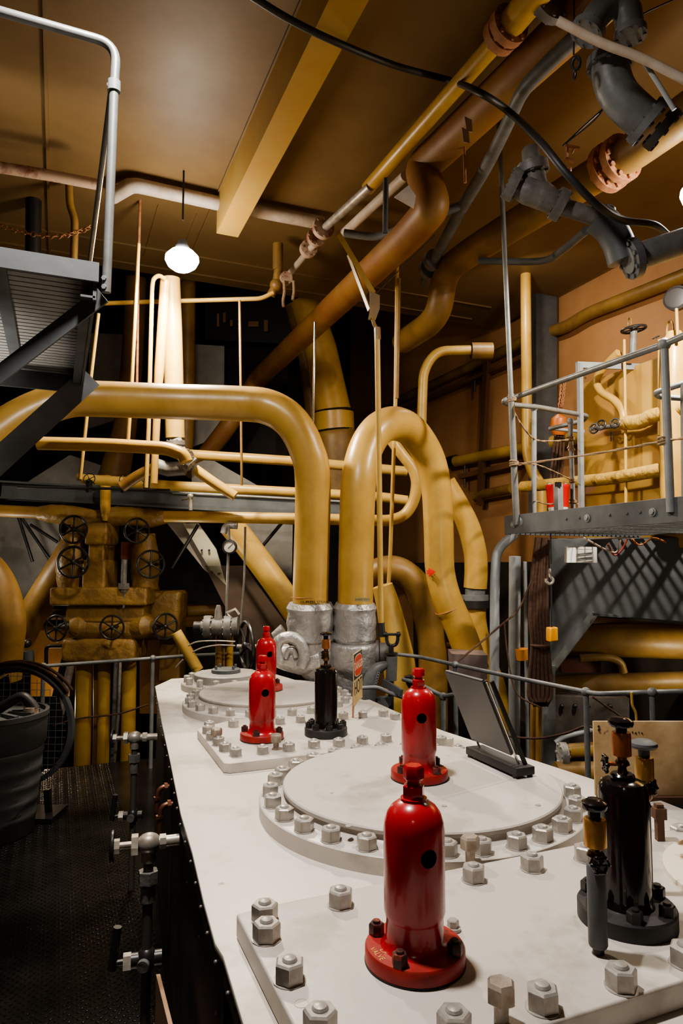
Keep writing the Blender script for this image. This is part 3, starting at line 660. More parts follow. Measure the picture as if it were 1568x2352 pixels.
b.tube(cat(UU(4.55, (888, 1456), (888, 1470), (892, 1480), (900, 1483), (909, 1480), (913, 1470), (913, 1456)), 5), PX(8, U(900, 1470, 4.55)) / 2, 10)
b.part('clevis', IRON, t)
B().cyl(U(882, 1457, 4.55), U(920, 1457, 4.55), PX(6, U(900, 1457, 4.55)) / 2).cyl(U(880, 1457, 4.55), U(888, 1457, 4.55), PX(12, U(900, 1457, 4.55)) / 2).cyl(U(911, 1457, 4.55), U(918, 1457, 4.55), PX(12, U(900, 1457, 4.55)) / 2).part('clevis_pin', IRON, t)
B().bar(U(880, 1567, 4.5), U(922, 1592, 4.35), .02, .045).part('lever', GRD, t)
pipe('grey_hand_lever', 'grey bent handrail stub reaching right from behind the danger sign', UU(4.4, (830, 1580), (868, 1578), (890, 1590), (925, 1602)), w=9, m=GRY, bend=.08, cat_='lever')
pipe('yellow_guide_rod', 'long yellow vertical rod ending in a black socket by the clevis', [U(866, 770, 4.6), U(875, 1442, 4.6)], w=13, m=YLW, cat_='rod')
t = thing('rod_hanger', 'yellow bracket plate with slanted struts atop the long yellow rod', 'hanger', U(858, 700, 4.6))
B().slab(UU(4.6, (849, 668), (872, 678), (872, 708), (862, 735), (845, 733), (849, 712)), FW, .02).part('hanger_plate', YLD, t)
B().bar(U(779, 540, 4.75), U(858, 674, 4.62), .016, .035).part('strut', YEL, t); B().bar(U(800, 585, 4.9), U(848, 712, 4.62), .012, .028).part('strut', YLD, t)
B().tube(UU(4.6, (855, 730), (859, 745), (866, 757)), PX(9, U(860, 740, 4.6)) / 2, 10).cyl(U(866, 752, 4.6), U(867, 780, 4.6), PX(15, U(860, 740, 4.6)) / 2, seg=6).part('turnbuckle', YLD, t)
B().tube([U(998, 540, 4.9), U(864, 673, 4.62)], .004, 6).part('stay_wire', IRON, t)
pipe('rod_socket', 'black square socket on the foot of the long yellow rod', UU(4.6, (874, 1430), (876, 1462)), w=19, m=IRON, seg=8, cat_='socket')
pipe('thin_yellow_rod', 'thin twin-jointed yellow rod passing behind the upside-down U pipe', UU(5.75, (912, 600), (908, 925), (905, 1010), (895, 1300), (884, 1450)), w=9, m=YLW, cat_='rod')
t = pipe('rod_sleeve', 'upper sleeve of the thin yellow rod above the upside-down U pipe', UU(5.7, (916, 640), (911, 915)), w=9, m=YLD, cat_='rod')

# yellow pipes right of the U pipe and low behind it
pc = thing('branch_pipe', 'yellow glossy branch pipe with grey coupling, right of the upside-down U pipe', 'pipe', U(1095, 1540, 6.2))
B().tube(cat(UU(6.2, (1020, 1110), (1050, 1160), (1075, 1210), (1090, 1265), (1093, 1310), (1091, 1350)), 7), PX(53, U(1075, 1210, 6.2)) / 2, 24).part('upper_run', YEL, pc)
B().tube(cat(UU(6.2, (1090, 1392), (1092, 1430), (1102, 1480), (1122, 1540), (1140, 1600), (1150, 1760)), 6), PX(50, U(1092, 1430, 6.2)) / 2, 24).part('lower_run', YEL, pc)
B().cyl(U(1091, 1345, 6.2), U(1090, 1395, 6.2), .09, seg=24).lathe([(.125, 0), (.125, .05)], U(1090, 1379, 6.2), ZU, 28).part('coupling', GRP, pc, 'grey flanged coupling')
B().lathe([(.128, 0), (.128, .075)], U(1090, 1396, 6.2), ZU, 28).part('coupling_band', IRON, pc, 'black coupling band')
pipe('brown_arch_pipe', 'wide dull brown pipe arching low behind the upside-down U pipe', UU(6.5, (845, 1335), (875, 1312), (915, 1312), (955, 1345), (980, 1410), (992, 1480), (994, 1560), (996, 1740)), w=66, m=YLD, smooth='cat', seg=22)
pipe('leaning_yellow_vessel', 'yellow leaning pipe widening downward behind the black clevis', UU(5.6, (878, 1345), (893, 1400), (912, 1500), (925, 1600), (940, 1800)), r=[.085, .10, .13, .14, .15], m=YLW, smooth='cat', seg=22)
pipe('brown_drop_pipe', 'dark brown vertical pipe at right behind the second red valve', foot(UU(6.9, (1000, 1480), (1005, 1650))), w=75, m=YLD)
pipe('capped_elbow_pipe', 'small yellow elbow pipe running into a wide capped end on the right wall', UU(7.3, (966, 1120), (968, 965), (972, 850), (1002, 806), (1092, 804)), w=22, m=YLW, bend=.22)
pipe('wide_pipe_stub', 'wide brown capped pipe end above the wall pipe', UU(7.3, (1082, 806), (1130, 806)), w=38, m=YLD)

# horizontal pipe bank across the centre-left
loop = UU(6.1, (378, 1186), (660, 1191), (895, 1196), (930, 1185), (952, 1150), (958, 1105), (948, 1075), (920, 1040), (895, 1005))
pipe('loop_pipe', 'lowest yellow horizontal pipe turning up in a loop behind the upside-down U pipe', loop, w=26, m=YLW, bend=.25)
pipe('horizontal_pipe', 'yellow horizontal pipe just above the grey girder, third of the bank down', UU(6.7, (190, 1100), (395, 1116), (760, 1135), (880, 1142), (935, 1150)), w=23, m=YLW)
pipe('horizontal_pipe', 'yellow horizontal pipe right of the silver tee, second of the bank down', UU(6.9, (425, 1043), (700, 1061), (935, 1083)), w=23, m=YLW)
hp = pipe('horizontal_pipe', 'topmost short yellow pipe ending at the silver tee, under the thick arch', UU(5.3, (88, 1018), (250, 1022), (385, 1030), (420, 1044), (428, 1062)), w=31, m=YEL, bend=.10)
pipe('thin_conduit', 'thin grey conduit below the third yellow horizontal pipe', UU(6.5, (396, 1131), (600, 1142), (780, 1152)), w=6, m=GAL, cat_='conduit')
pipe('thin_conduit', 'thin black conduit on the girder at the left', UU(6.5, (40, 1118), (240, 1122), (390, 1126)), w=6, m=IRON, cat_='conduit')
t = thing('conduit_valve', 'tiny steel drain cock hanging from the thin grey conduit', 'valve', U(437, 1160, 6.45))
B().cyl(U(437, 1133, 6.45), U(438, 1172, 6.45), .018).sph(U(437, 1140, 6.45), .03).part('cock_body', STL, t); B().bar(U(417, 1149, 6.4), U(432, 1147, 6.4), .012, .012).part('lever', CHR, t)
b = B(); g0, g1 = U(10, 1126, 7.3), U(800, 1172, 7.3)
b.bar(g0, g1, .12, .17); b.bar(g0 + ZU * .085, g1 + ZU * .085, .2, .02).bar(g0 - ZU * .085, g1 - ZU * .085, .2, .02)
b.solo('grey_girder', GRD, 'dark grey steel girder spanning behind the horizontal yellow pipes', 'girder')
t = thing('silver_tee', 'silver flanged pipe tee at the foot of the lamp-lit yellow pipe', 'fitting', U(415, 1085, 5.9))
B().tube(UU(5.9, (402, 1010), (412, 1035), (430, 1062)), PX(30, U(402, 1010, 5.9)) / 2, 18).part('tee_body', SLV, t)
collar(t, 'tee_flange', U(403, 1018, 5.9), U(403, 1000, 5.9) - U(403, 1018, 5.9), PX(22, U(403, 1018, 5.9)), .035, GRV, 8)
collar(t, 'tee_flange', U(436, 1065, 5.85), U(460, 1085, 5.85) - U(430, 1060, 5.85), PX(19, U(430, 1062, 5.9)), .04, GRV, 8)
collar(t, 'tee_flange', U(428, 1048, 5.6), U(430, 1050, 5.6) - U(410, 1040, 5.9), PX(17, U(430, 1062, 5.6)), .035, SLV, 6)
B().tube(UU(5.95, (360, 1070), (385, 1078), (425, 1075)), PX(34, U(402, 1075, 5.9)) / 2, 14).part('tee_leg', GRV, t)
pipe('tee_branch_pipe', 'short yellow pipe slanting down right from the silver tee', UU(5.95, (448, 1078), (490, 1108), (540, 1140)), w=24, m=YLW)
pipe('tee_branch_pipe', 'short yellow pipe slanting down left from the silver tee', UU(5.95, (362, 1072), (320, 1090), (280, 1118)), w=26, m=YLD)

# lamp-lit vertical pipes
pipe('lamp_lit_riser', 'wide yellow riser lit by the ceiling lamp, standing on the silver tee', UU(5.95, (391, 640), (396, 760), (402, 1006)), w=44, m=YLW, seg=22)
pipe('lamp_lit_riser', 'medium yellow riser with a hooked top beside the bright lamp', UU(5.75, (379, 645), (363, 885), (353, 1110)), r=[PX(23, U(379, 700, 5.75)) / 2, PX(17, U(379, 700, 5.75)) / 2], m=YLW)
pipe('hooked_riser', 'thin yellow riser bent over at the top below the bright lamp', UU(5.7, (335, 1120), (341, 985), (349, 660), (352, 640), (365, 632), (380, 642)), w=10, m=YLW, bend=.05)
pipe('thin_line', 'thin yellow line left of the hooked riser', UU(5.5, (318, 560), (302, 885), (294, 1010)), w=9, m=YLW)
pipe('thin_line', 'thin brown line hanging from the ceiling just left of the lamp', UU(5.9, (322, 450), (318, 600), (314, 900)), w=6, m=RUST)
pipe('thin_line', 'thin yellow line beside the grey platform, with a small joint', UU(5.6, (226, 720), (206, 890), (195, 1000), (184, 1100)), w=8, m=YLW)
pipe('thin_line', 'thin yellow vertical line in the dark bay right of the lamp', UU(5.9, (550, 690), (553, 900), (555, 1115)), w=6, m=YLD)
pipe('bright_steel_rod', 'thin bright steel rod before the dark yellow vessel in the centre', UU(6.0, (723, 740), (718, 1010)), w=6, m=CHR, cat_='rod')
pipe('cross_line', 'thin yellow line running level below the lamp to the joint valve', UU(6.1, (236, 697), (390, 692), (600, 686), (628, 672)), w=10, m=YLW, bend=.05)
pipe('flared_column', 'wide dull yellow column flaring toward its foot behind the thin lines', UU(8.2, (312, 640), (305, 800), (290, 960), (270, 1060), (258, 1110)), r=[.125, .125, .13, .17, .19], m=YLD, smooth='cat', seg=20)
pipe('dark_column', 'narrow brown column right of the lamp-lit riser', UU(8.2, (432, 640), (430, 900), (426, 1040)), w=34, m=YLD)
# back wall trunks and panels
for nm, lab, D, q in (('insulated_panel', 'dull silver panel between the dark columns at the back left', 9.4, ((205, 765), (285, 768), (280, 960), (200, 985))),
                      ('insulated_panel', 'dull silver panel right of the narrow brown column', 9.4, ((440, 790), (515, 795), (514, 1000), (432, 1030))),
                      ('insulated_panel', 'silver triangular panel beside the grey girder at the left', 8.6, ((55, 1112), (160, 1045), (260, 1078), (250, 1116))),
                      ('insulated_panel', 'silver triangular panel right of the silver tee', 8.8, ((440, 1070), (480, 1052), (600, 1120), (440, 1116))),
                      ('insulated_panel', 'pale grey shadowed panel at the far left behind the manifold', 8.4, ((-60, 1180), (135, 1196), (140, 1380), (-60, 1370))),
                      ('insulated_panel', 'pale grey panel between the gauge and the thick yellow pipe', 8.4, ((560, 1200), (672, 1205), (670, 1330), (570, 1270)))):
    B().slab([U(x, y, D) for x, y in q], FW, .04).solo(nm, SLP, lab, 'panel', loc=U(q[-1][0], q[-1][1], D))
vs = thing('bell_vessel', 'tall tapering dull yellow vessel with dark bands in the back centre', 'vessel', U(775, 1120, 8.8))
B().tube(UU(8.8, (700, 690), (735, 800), (764, 940), (766, 950)), [PX(70, U(700, 700, 8.8)) / 2, PX(78, U(700, 700, 8.8)) / 2, PX(88, U(700, 700, 8.8)) / 2], 28).tube(UU(8.8, (766, 948), (768, 990)), PX(92, U(766, 950, 8.8)) / 2, 28).part('taper', YEL, vs)
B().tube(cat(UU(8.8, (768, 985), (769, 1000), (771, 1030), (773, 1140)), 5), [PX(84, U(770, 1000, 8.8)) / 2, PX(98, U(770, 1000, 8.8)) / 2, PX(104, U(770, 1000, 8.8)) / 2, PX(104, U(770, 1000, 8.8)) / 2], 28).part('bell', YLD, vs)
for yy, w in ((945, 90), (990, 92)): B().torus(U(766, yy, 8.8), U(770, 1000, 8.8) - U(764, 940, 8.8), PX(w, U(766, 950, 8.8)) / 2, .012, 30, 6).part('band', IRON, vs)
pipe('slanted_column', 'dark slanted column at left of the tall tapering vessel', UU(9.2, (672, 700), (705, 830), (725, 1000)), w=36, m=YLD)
# dark machinery glimpsed at the back
t = thing('switch_rack', 'dark rack with a few orange-lit bars glimpsed under the ceiling at the back', 'rack', U(550, 740, 9.6))
B().slab(UU(9.7, (470, 672), (670, 690), (665, 790), (470, 780)), FW, .1).part('rack_frame', IRON, t)
for x, y, w, h in ((498, 720, 5, 30), (512, 718, 6, 22), (528, 735, 6, 14), (570, 738, 24, 12), (606, 735, 9, 26)):
    B().slab(UU(9.6, (x, y), (x + w, y), (x + w, y + h), (x, y + h)), FW, .02).part('lit_bar', ORG, t)
B().slab(UU(9.9, (515, 800), (660, 800), (660, 1060), (515, 1060)), FW, .1).solo('dark_back_sheet', DARK, 'black sheet across the bay behind the thin yellow line in the back centre', 'cabinet')  # flat dark sheet across the back centre

# ================================================================== OVERHEAD PIPES RUNNING ALONG THE SHIP
t = thing('overhead_main', 'yellow overhead pipe with rusty flanges running from the top edge toward the back', 'pipe', Z(900, 380, 4.75))
B().tube(ZZ(4.75, (1160, 72), (845, 432)), PX(38, Z(1000, 250, 4.75)) / 2, 20).part('main_run', YEL, t)
B().tube(ZZ(4.72, (850, 428), (745, 524)), PX(20, Z(800, 470, 4.72)) / 2, 16).part('slim_run', STL, t, 'slimmer bare run')
B().tube(ZZ(4.72, (735, 545), (655, 640)), PX(15, Z(700, 580, 4.72)) / 2, 14).part('pale_run', WHT, t, 'pale slim run')
B().tube([V((Z(1150, 82, 4.75).x, -2.5, 4.75)), Z(1150, 82, 4.75)], PX(64, Z(1200, 50, 4.75)) / 2, 22).part('wide_run', YEL, t)
for (x, y, z_, r_, m_) in ((1168, 60, 4.75, 46, RUST), (1150, 82, 4.75, 42, RUST), (1262, 2, 4.75, 50, GRV), (742, 524, 4.72, 25, RSTW), (726, 545, 4.72, 22, RSTW), (708, 572, 4.72, 20, RSTW)):
    c = Z(x, y, z_); collar(t, 'flange', c, YL, PX(r_, c) , .05, m_, 8)
t = thing('joint_valve', 'small yellow corner valve with dangling cords where the level thin line meets the overhead pipe', 'valve', Z(636, 660, 4.62))
c = U(634, 655, 6.4); B().tube(UU(6.4, (640, 615), (634, 655), (622, 678)), PX(20, c) / 2, 14).sph(c, PX(15, c)).part('valve_body', YLD, t)
collar(t, 'flange', U(656, 640, 6.4), YL, PX(15, c), .05, RSTW, 6); B().tube(UU(6.4, (638, 560), (638, 620)), PX(12, c), 10).part('valve_stem', YLD, t)
for x in (652, 674): B().tube(cat(UU(6.35, (x, 645), (x + 1, 670), (x - 2, 690), (x - 1, 705 if x < 660 else 680)), 4), .015, 8).part('cord', ROPE, t)
pipe('white_pipe', 'short white lagged pipe beside the overhead yellow pipe', ZZ(4.7, (930, 405), (790, 535)), w=24, m=WHT)
B().slab(UU(4.0, (905, 452), (938, 425), (955, 450), (950, 478)), FW, .01).solo('torn_lagging_flap', WHT, 'torn white flap of lagging hanging by the orange elbow', 'flap')
E_ = [V((Z(1330, 40, 4.72).x, -2.5, 4.72)), Z(1330, 40, 4.72), Z(1010, 345, 4.72), Z(965, 385, 4.70), Z(985, 440, 4.45), Z(995, 475, 4.32), Z(940, 540, 4.30), Z(590, 872, 4.30), U(520, 985, 8.9), U(438, 1088, 9.3)]
t = thing('orange_overhead_duct', 'wide orange overhead pipe with a kinked elbow descending to the back left', 'pipe', E_[5])
B().tube(fil(E_, .18), PX(80, Z(1000, 460, 4.35)) / 2, 24).part('duct_run', ORG, t)
B().slab([p + V((0.06, 0, .05)) for p in ZZ(4.72, (1330, 5), (1010, 310))] + [p + V((.30, 0, .05)) for p in ZZ(4.72, (1010, 310), (1330, 5))], ZU, .02).part('hanger_plate', BEAM, t)
for x, y in ((1075, 275), (1068, 300)): B().slab(UU(3.9, (x - 8, y - 8), (x + 8, y), (x + 10, y + 28), (x - 4, y + 26)), FW, .008).part('loose_flap', RSTW, t)
G_ = [V((Z(1440, 358, 4.4).x, -2.5, 4.4)), Z(1440, 358, 4.4), Z(1090, 572, 4.4), Z(1022, 622, 4.4), U(1008, 715, 6.0), U(985, 745, 6.2), U(925, 785, 6.9)]
t = thing('overhead_branch_pipe', 'wide dull yellow overhead pipe at right with a peach flange, bending down at its end', 'pipe', G_[2])
B().tube(fil(G_, .2), PX(74, Z(1250, 470, 4.4)) / 2, 24).part('pipe_run', YLD, t)
c = Z(1398, 385, 4.4); collar(t, 'flange', c, YL, PX(56, c), .05, CPF, 10, 'peach primed flange'); collar(t, 'flange', c + YL * -.10, YL, PX(54, c), .05, CPF, 10, 'peach primed flange')
# grey sprinkler hose line
t = thing('grey_conduit_pipe', 'dark grey bent pipe with a side branch crossing the overhead pipes', 'pipe', Z(1120, 380, 4.45))
B().tube(fil(ZZ(4.45, (1350, 60), (1262, 140), (1200, 205), (1165, 285), (1118, 382), (1060, 478), (1000, 590), (975, 650)), .2), [PX(36, Z(1262, 140, 4.45)) / 2, PX(32, Z(1200, 205, 4.45)) / 2, PX(30, Z(1118, 382, 4.45)) / 2, PX(24, Z(1000, 590, 4.45)) / 2], 18).part('main_run', GRP, t)
B().tube(fil([Z(1068, 468, 4.45), Z(940, 518, 4.4), Z(868, 546, 4.4), Z(790, 535, 4.45)], .1), PX(19, Z(940, 518, 4.4)) / 2, 14).part('side_branch', GRP, t)
for x, y in ((995, 598), (985, 618)): collar(t, 'union', Z(x, y, 4.45), YL, PX(24, Z(x, y, 4.45)), .05, GRV)
pipe('grey_drop_link', 'short grey hanger strap between the overhead pipes', UU(4.6, (886, 410), (884, 535)), w=13, m=GRD, cat_='strap', seg=6)
pipe('hanger_rod', 'thin hanger rod left of the grey bent pipe', UU(4.5, (1064, 280), (1068, 420)), w=7, m=RUST, cat_='rod')
pipe('hanger_rod', 'thin dark hanger rod below the ceiling left of the overhead yellow pipe', UU(6.4, (764, 352), (766, 480)), w=7, m=YLD, cat_='rod')
pipe('hanger_rod', 'second thin hanger rod right beside the first one, over the pale slim run', UU(6.4, (823, 366), (824, 430)), w=7, m=YLD, cat_='rod')
pipe('ceiling_stub', 'short brown stub hanging from the ceiling behind the overhead flanges', UU(7.0, (730, 430), (732, 520)), w=17, m=YLD, cat_='stub pipe')
# black cable
cb = [Z(560, -20, 4.62), Z(660, 42, 4.62), Z(770, 96, 4.62), Z(905, 150, 4.72), Z(1030, 184, 4.88), U(1100, 212, 3.6), U(1170, 258, 3.75), U(1240, 325, 3.4), U(1300, 398, 3.3), U(1370, 470, 3.35), U(1430, 505, 3.5), U(1500, 516, 3.6), U(1533, 540, 3.7)]
pipe('black_cable', 'thick black cable sweeping across the ceiling and behind the overhead pipes', cb, r=.019, m=RUB, smooth='cat', cat_='cable', seg=12)
pipe('bright_conduit', 'bright pale conduit crossing the top right corner with a side leg', UU(2.75, (1280, 47), (1385, 102), (1468, 130), (1590, 192)), w=20, m=WHT, bend=.1, cat_='conduit')
pipe('bright_conduit', 'thin pale side conduit dropping from the top right one', UU(2.8, (1478, 142), (1510, 190), (1548, 252)), w=11, m=GRY, bend=.1, cat_='conduit')
# grey valve castings, top right
t = thing('grey_pipe_tee', 'grey flanged pipe tee at the top edge near the right corner', 'fitting', U(1395, 20, 2.9))
B().tube(fil(UU(2.9, (1350, 68), (1375, 28), (1410, 0), (1440, 20), (1447, 75)), .1), PX(62, U(1395, 20, 2.9)) / 2, 22).tube(UU(2.9, (1410, 5), (1440, -60)), PX(62, U(1395, 20, 2.9)) / 2, 20).part('tee_body', GRP, t)
collar(t, 'flange', U(1349, 72, 2.9), U(1375, 28, 2.9) - U(1349, 72, 2.9), PX(40, U(1349, 72, 2.9)), .03, GRP, 8)
collar(t, 'flange', U(1447, 78, 2.9), ZU, PX(36, U(1349, 72, 2.9)), .03, GRP, 8)
t = thing('grey_pipe_elbow', 'big dark grey flanged elbow below the top right pipe tee', 'fitting', U(1430, 220, 3.1))
B().tube(cat(UU(3.1, (1400, 140), (1405, 180), (1422, 220), (1455, 255), (1490, 285)), 6), PX(84, U(1430, 220, 3.1)) / 2, 26).part('elbow_body', GRP, t)
collar(t, 'flange', U(1399, 145, 3.1), ZU + RT * .05, PX(50, U(1400, 150, 3.1)), .04, GRP, 8)
collar(t, 'flange', U(1486, 280, 3.1), U(1500, 295, 3.1) - U(1460, 262, 3.1), PX(54, U(1400, 150, 3.1)), .035, GRP, 8)
collar(t, 'flange', U(1520, 296, 3.15), U(1500, 295, 3.1) - U(1460, 262, 3.1), PX(50, U(1400, 150, 3.1)), .04, GRD, 8)
t = thing('globe_valve', 'grey globe valve with capped bonnet hung below the overhead branch pipe', 'valve', U(1240, 450, 3.65))
B().tube(cat(UU(3.65, (1182, 428), (1210, 438), (1245, 450), (1275, 468)), 5), [PX(44, U(1240, 450, 3.65)) / 2, PX(60, U(1240, 450, 3.65)) / 2, PX(62, U(1240, 450, 3.65)) / 2, PX(50, U(1240, 450, 3.65)) / 2], 22).tube(cat(UU(3.65, (1240, 450), (1232, 420), (1224, 392)), 4), [PX(52, U(1240, 450, 3.65)) / 2, PX(46, U(1240, 450, 3.65)) / 2, PX(52, U(1240, 450, 3.65)) / 2], 20).part('valve_body', GRV, t)
collar(t, 'bonnet_flange', U(1223, 388, 3.65), U(1221, 370, 3.65) - U(1228, 410, 3.65), PX(36, U(1223, 388, 3.65)), .05, GRV, 8)
B().lathe([(PX(21, U(1223, 370, 3.65)), 0), (PX(20, U(1223, 370, 3.65)), .09), (PX(15, U(1223, 370, 3.65)), .105), (.01, .11)], U(1222, 383, 3.65), U(1221, 360, 3.65) - U(1226, 400, 3.65), 24).part('bonnet_cap', GRV, t)
for x, y in ((1284, 470), (1177, 424)): collar(t, 'flange', U(x, y, 3.65), U(1290, 473, 3.65) - U(1200, 432, 3.65), PX(36, U(x, y, 3.65)), .05, GRV, 8)
B().tube(UU(3.65, (1290, 474), (1372, 500)), PX(38, U(1330, 480, 3.65)) / 2, 18).part('outlet_pipe', GRV, t)
t = thing('dark_valve', 'dark shadowed valve with a thick grey pipe leaving to the right edge', 'valve', U(1420, 560, 4.0))
B().lathe([(.075, -.03), (.075, 0), (.05, .01), (.05, .07), (.03, .09)], U(1392, 512, 3.65), ZU, 20).tube(cat(UU(3.65, (1370, 500), (1400, 525), (1420, 560), (1432, 600)), 5), PX(64, U(1420, 560, 4)) / 2, 18).part('valve_body', GRD, t)
B().tube(UU(3.6, (1440, 598), (1600, 545)), PX(62, U(1500, 575, 3.6)) / 2, 22).part('outlet_pipe', GRP, t)
collar(t, 'flange', U(1452, 594, 3.6), U(1600, 545, 3.6) - U(1440, 598, 3.6), PX(46, U(1452, 594, 3.6)), .04, GRD, 8)
B().tube(cat(UU(4.0, (1345, 530, 4.1), (1290, 575, 4.6), (1240, 600, 5.1), (1100, 599, 5.4)), 5), PX(16, U(1240, 600, 5.1)) / 2, 12).part('small_pipe', GRD, t)
# chain hook + wires at top right
t = thing('trolley_hook', 'small shiny hook block hanging on a thin wire near the top right', 'hook', U(1321, 165, 3.0))
B().tube(UU(3.0, (1318, -20), (1317, 125)), .004, 8).part('wire', IRON, t); B().torus(U(1322, 146, 3.0), RT + FW, .018, .008, 16, 8, 1.6).torus(U(1319, 172, 3.0), RT, .014, .005, 16, 8, 1.4).part('hook', IRON, t)
for q in (((1425, 110), (1385, 250), (1300, 330)), ((1390, 245), (1340, 290), (1292, 335)), ((1568, -10), (1480, 30), (1440, 60))):
    pipe('thin_wire', {1425: 'thin black wire draped down from the grey elbow flange', 1390: 'second thin black wire meeting the first at the peach clamp', 1568: 'thin black wire at the extreme top right corner'}[q[0][0]], UU(3.3, *q), r=.004, m=IRON, smooth='cat', cat_='wire', seg=6)
t = thing('beam_clamp', 'small copper-coloured pipe clamp beside the black cable', 'clamp', U(1308, 350, 3.7))
B().bar(U(1296, 334, 3.7), U(1330, 342, 3.7), .02, .012).bar(U(1302, 338, 3.7), U(1300, 365, 3.7), .02, .012).bar(U(1300, 365, 3.7), U(1318, 372, 3.7), .02, .012).bar(U(1318, 340, 3.7), U(1312, 352, 3.7), .012, .012).part('clamp_frame', RUST, t); B().hexp(U(1306, 386, 3.7), -ZU, .014, .02).part('clamp_bolt', CPF, t)

# ================================================================== YELLOW MANIFOLD, left
DM = 7.2
mo = U(243, 1500, DM)
t = thing('valve_manifold', 'bulky yellow lagged valve manifold with six black handwheels at the left', 'manifold', mo)
def lumpbox(x0, y0, x1, y1, D, dp, m=LAG, bev=.03, nm='lagged_block', taper=1.0):
    p = U((x0 + x1) / 2, (y0 + y1) / 2, D); w, h = PX(x1 - x0, p), PX(y1 - y0, p)
    f = V((FW.x, FW.y, 0)).normalized()
    b = B(); R = []
    for sz, k in ((-1, taper), (1, 1.0)):
        R.append([p + RT * (sx * w / 2 * k) + f * (sy * dp / 2) + ZU * (sz * h / 2) for sx, sy in ((-1, -1), (1, -1), (1, 1), (-1, 1))])
    b.rings(R).bevel(min(bev, w * .4, h * .4), 4); return b.part(nm, m, t)
p0 = U(243, 1182, DM)
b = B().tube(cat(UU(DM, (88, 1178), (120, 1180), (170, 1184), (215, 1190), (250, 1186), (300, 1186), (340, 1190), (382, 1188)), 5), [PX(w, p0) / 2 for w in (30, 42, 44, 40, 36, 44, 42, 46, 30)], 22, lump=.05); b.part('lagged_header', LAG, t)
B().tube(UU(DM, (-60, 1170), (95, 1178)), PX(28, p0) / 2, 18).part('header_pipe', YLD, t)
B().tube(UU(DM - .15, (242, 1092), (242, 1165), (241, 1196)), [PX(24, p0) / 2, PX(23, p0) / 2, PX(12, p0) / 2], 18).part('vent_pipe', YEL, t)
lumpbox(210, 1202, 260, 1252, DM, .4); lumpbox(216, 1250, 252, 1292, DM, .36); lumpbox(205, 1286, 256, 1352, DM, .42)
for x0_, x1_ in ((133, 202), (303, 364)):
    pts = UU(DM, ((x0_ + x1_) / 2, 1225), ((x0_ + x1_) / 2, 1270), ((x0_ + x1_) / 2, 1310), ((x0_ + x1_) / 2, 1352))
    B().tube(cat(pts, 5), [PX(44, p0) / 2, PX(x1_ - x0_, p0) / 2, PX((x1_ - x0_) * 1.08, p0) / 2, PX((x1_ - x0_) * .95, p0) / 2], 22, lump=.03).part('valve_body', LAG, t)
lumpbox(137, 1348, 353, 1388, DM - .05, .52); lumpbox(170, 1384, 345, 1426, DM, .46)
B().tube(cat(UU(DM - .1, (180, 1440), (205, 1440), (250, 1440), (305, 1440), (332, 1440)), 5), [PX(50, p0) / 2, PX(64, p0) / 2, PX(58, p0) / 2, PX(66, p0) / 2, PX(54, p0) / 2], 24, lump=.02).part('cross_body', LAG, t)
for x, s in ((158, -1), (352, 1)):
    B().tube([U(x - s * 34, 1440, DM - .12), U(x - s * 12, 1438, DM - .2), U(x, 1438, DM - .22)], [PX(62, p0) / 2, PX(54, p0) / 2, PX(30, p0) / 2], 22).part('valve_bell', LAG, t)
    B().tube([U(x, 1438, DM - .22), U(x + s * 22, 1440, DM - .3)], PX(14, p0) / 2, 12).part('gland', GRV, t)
lumpbox(160, 1462, 327, 1516, DM, .5, bev=.06, taper=.98)
lumpbox(350, 1356, 424, 1462, DM + .2, .4, bev=.06, taper=.85); lumpbox(374, 1440, 420, 1560, DM + .3, .3, m=YLD)
for x, w in ((193, 36), (240, 28), (297, 33)):
    B().tube(UU(DM, (x, 1510), (x - 3, 1700), (x - 6, 1840)), PX(w, p0) / 2, 20).part('leg', YEL, t)
B().tube(UU(DM + .15, (222, 1512), (220, 1640), (216, 1840)), [PX(18, p0) / 2, PX(12, p0) / 2, PX(12, p0) / 2], 14).part('leg', YLD, t)
for x, y, r_, ax in ((169, 1216, 31, (0, 0)), (314, 1219, 28, (0, 0)), (168, 1291, 35, (0, 0)), (346, 1296, 31, (0, 0)), (129, 1443, 29, (-.35, 0)), (257, 1441, 27, (0, 0)), (380, 1439, 29, (.85, 0))):
    c = U(x, y, DM - .42); axv = -V((FW.x, FW.y, 0)).normalized() + RT * ax[0]
    wheel(t, c, axv, PX(r_, c), n=6, stem=.26)
# thin brass drip line
B().tube(UU(DM - .3, (286, 1285), (284, 1330), (285, 1360)), .03, 12).cyl(U(284, 1340, DM - .3), U(284, 1352, DM - .3), .06, seg=6).tube(cat(UU(DM - .3, (285, 1360), (287, 1378), (283, 1396)), 4), .012, 8).part('drain_cock', GRV, t)
lumpbox(280, 1245, 308, 1285, DM + .1, .1, m=mat('terracotta_box', (.28, .10, .04), .6), bev=.01, nm='box')
for x, y, r_, lab in ((205, 1100, 13, 'leftmost small black handwheel on the pipe above the girder'), (285, 1101, 11, 'smallest black handwheel on the pipe above the girder'), (337, 1096, 13, 'small black handwheel nearest the silver tee')):
    w_ = thing('small_valve', lab, 'valve', U(x, y + 22, 6.6)); c = U(x, y, 6.5)
    wheel(w_, c, -FW + ZU * .3, PX(r_, c), n=4, stem=.14); B().cyl(U(x, y + 3, 6.6), U(x - 1, y + 30, 6.62), .03).part('bonnet', IRON, w_)
pipe('small_header', 'dull yellow pipe carrying the small handwheels above the girder', UU(6.72, (178, 1096), (240, 1101), (360, 1106)), w=17, m=YLD)

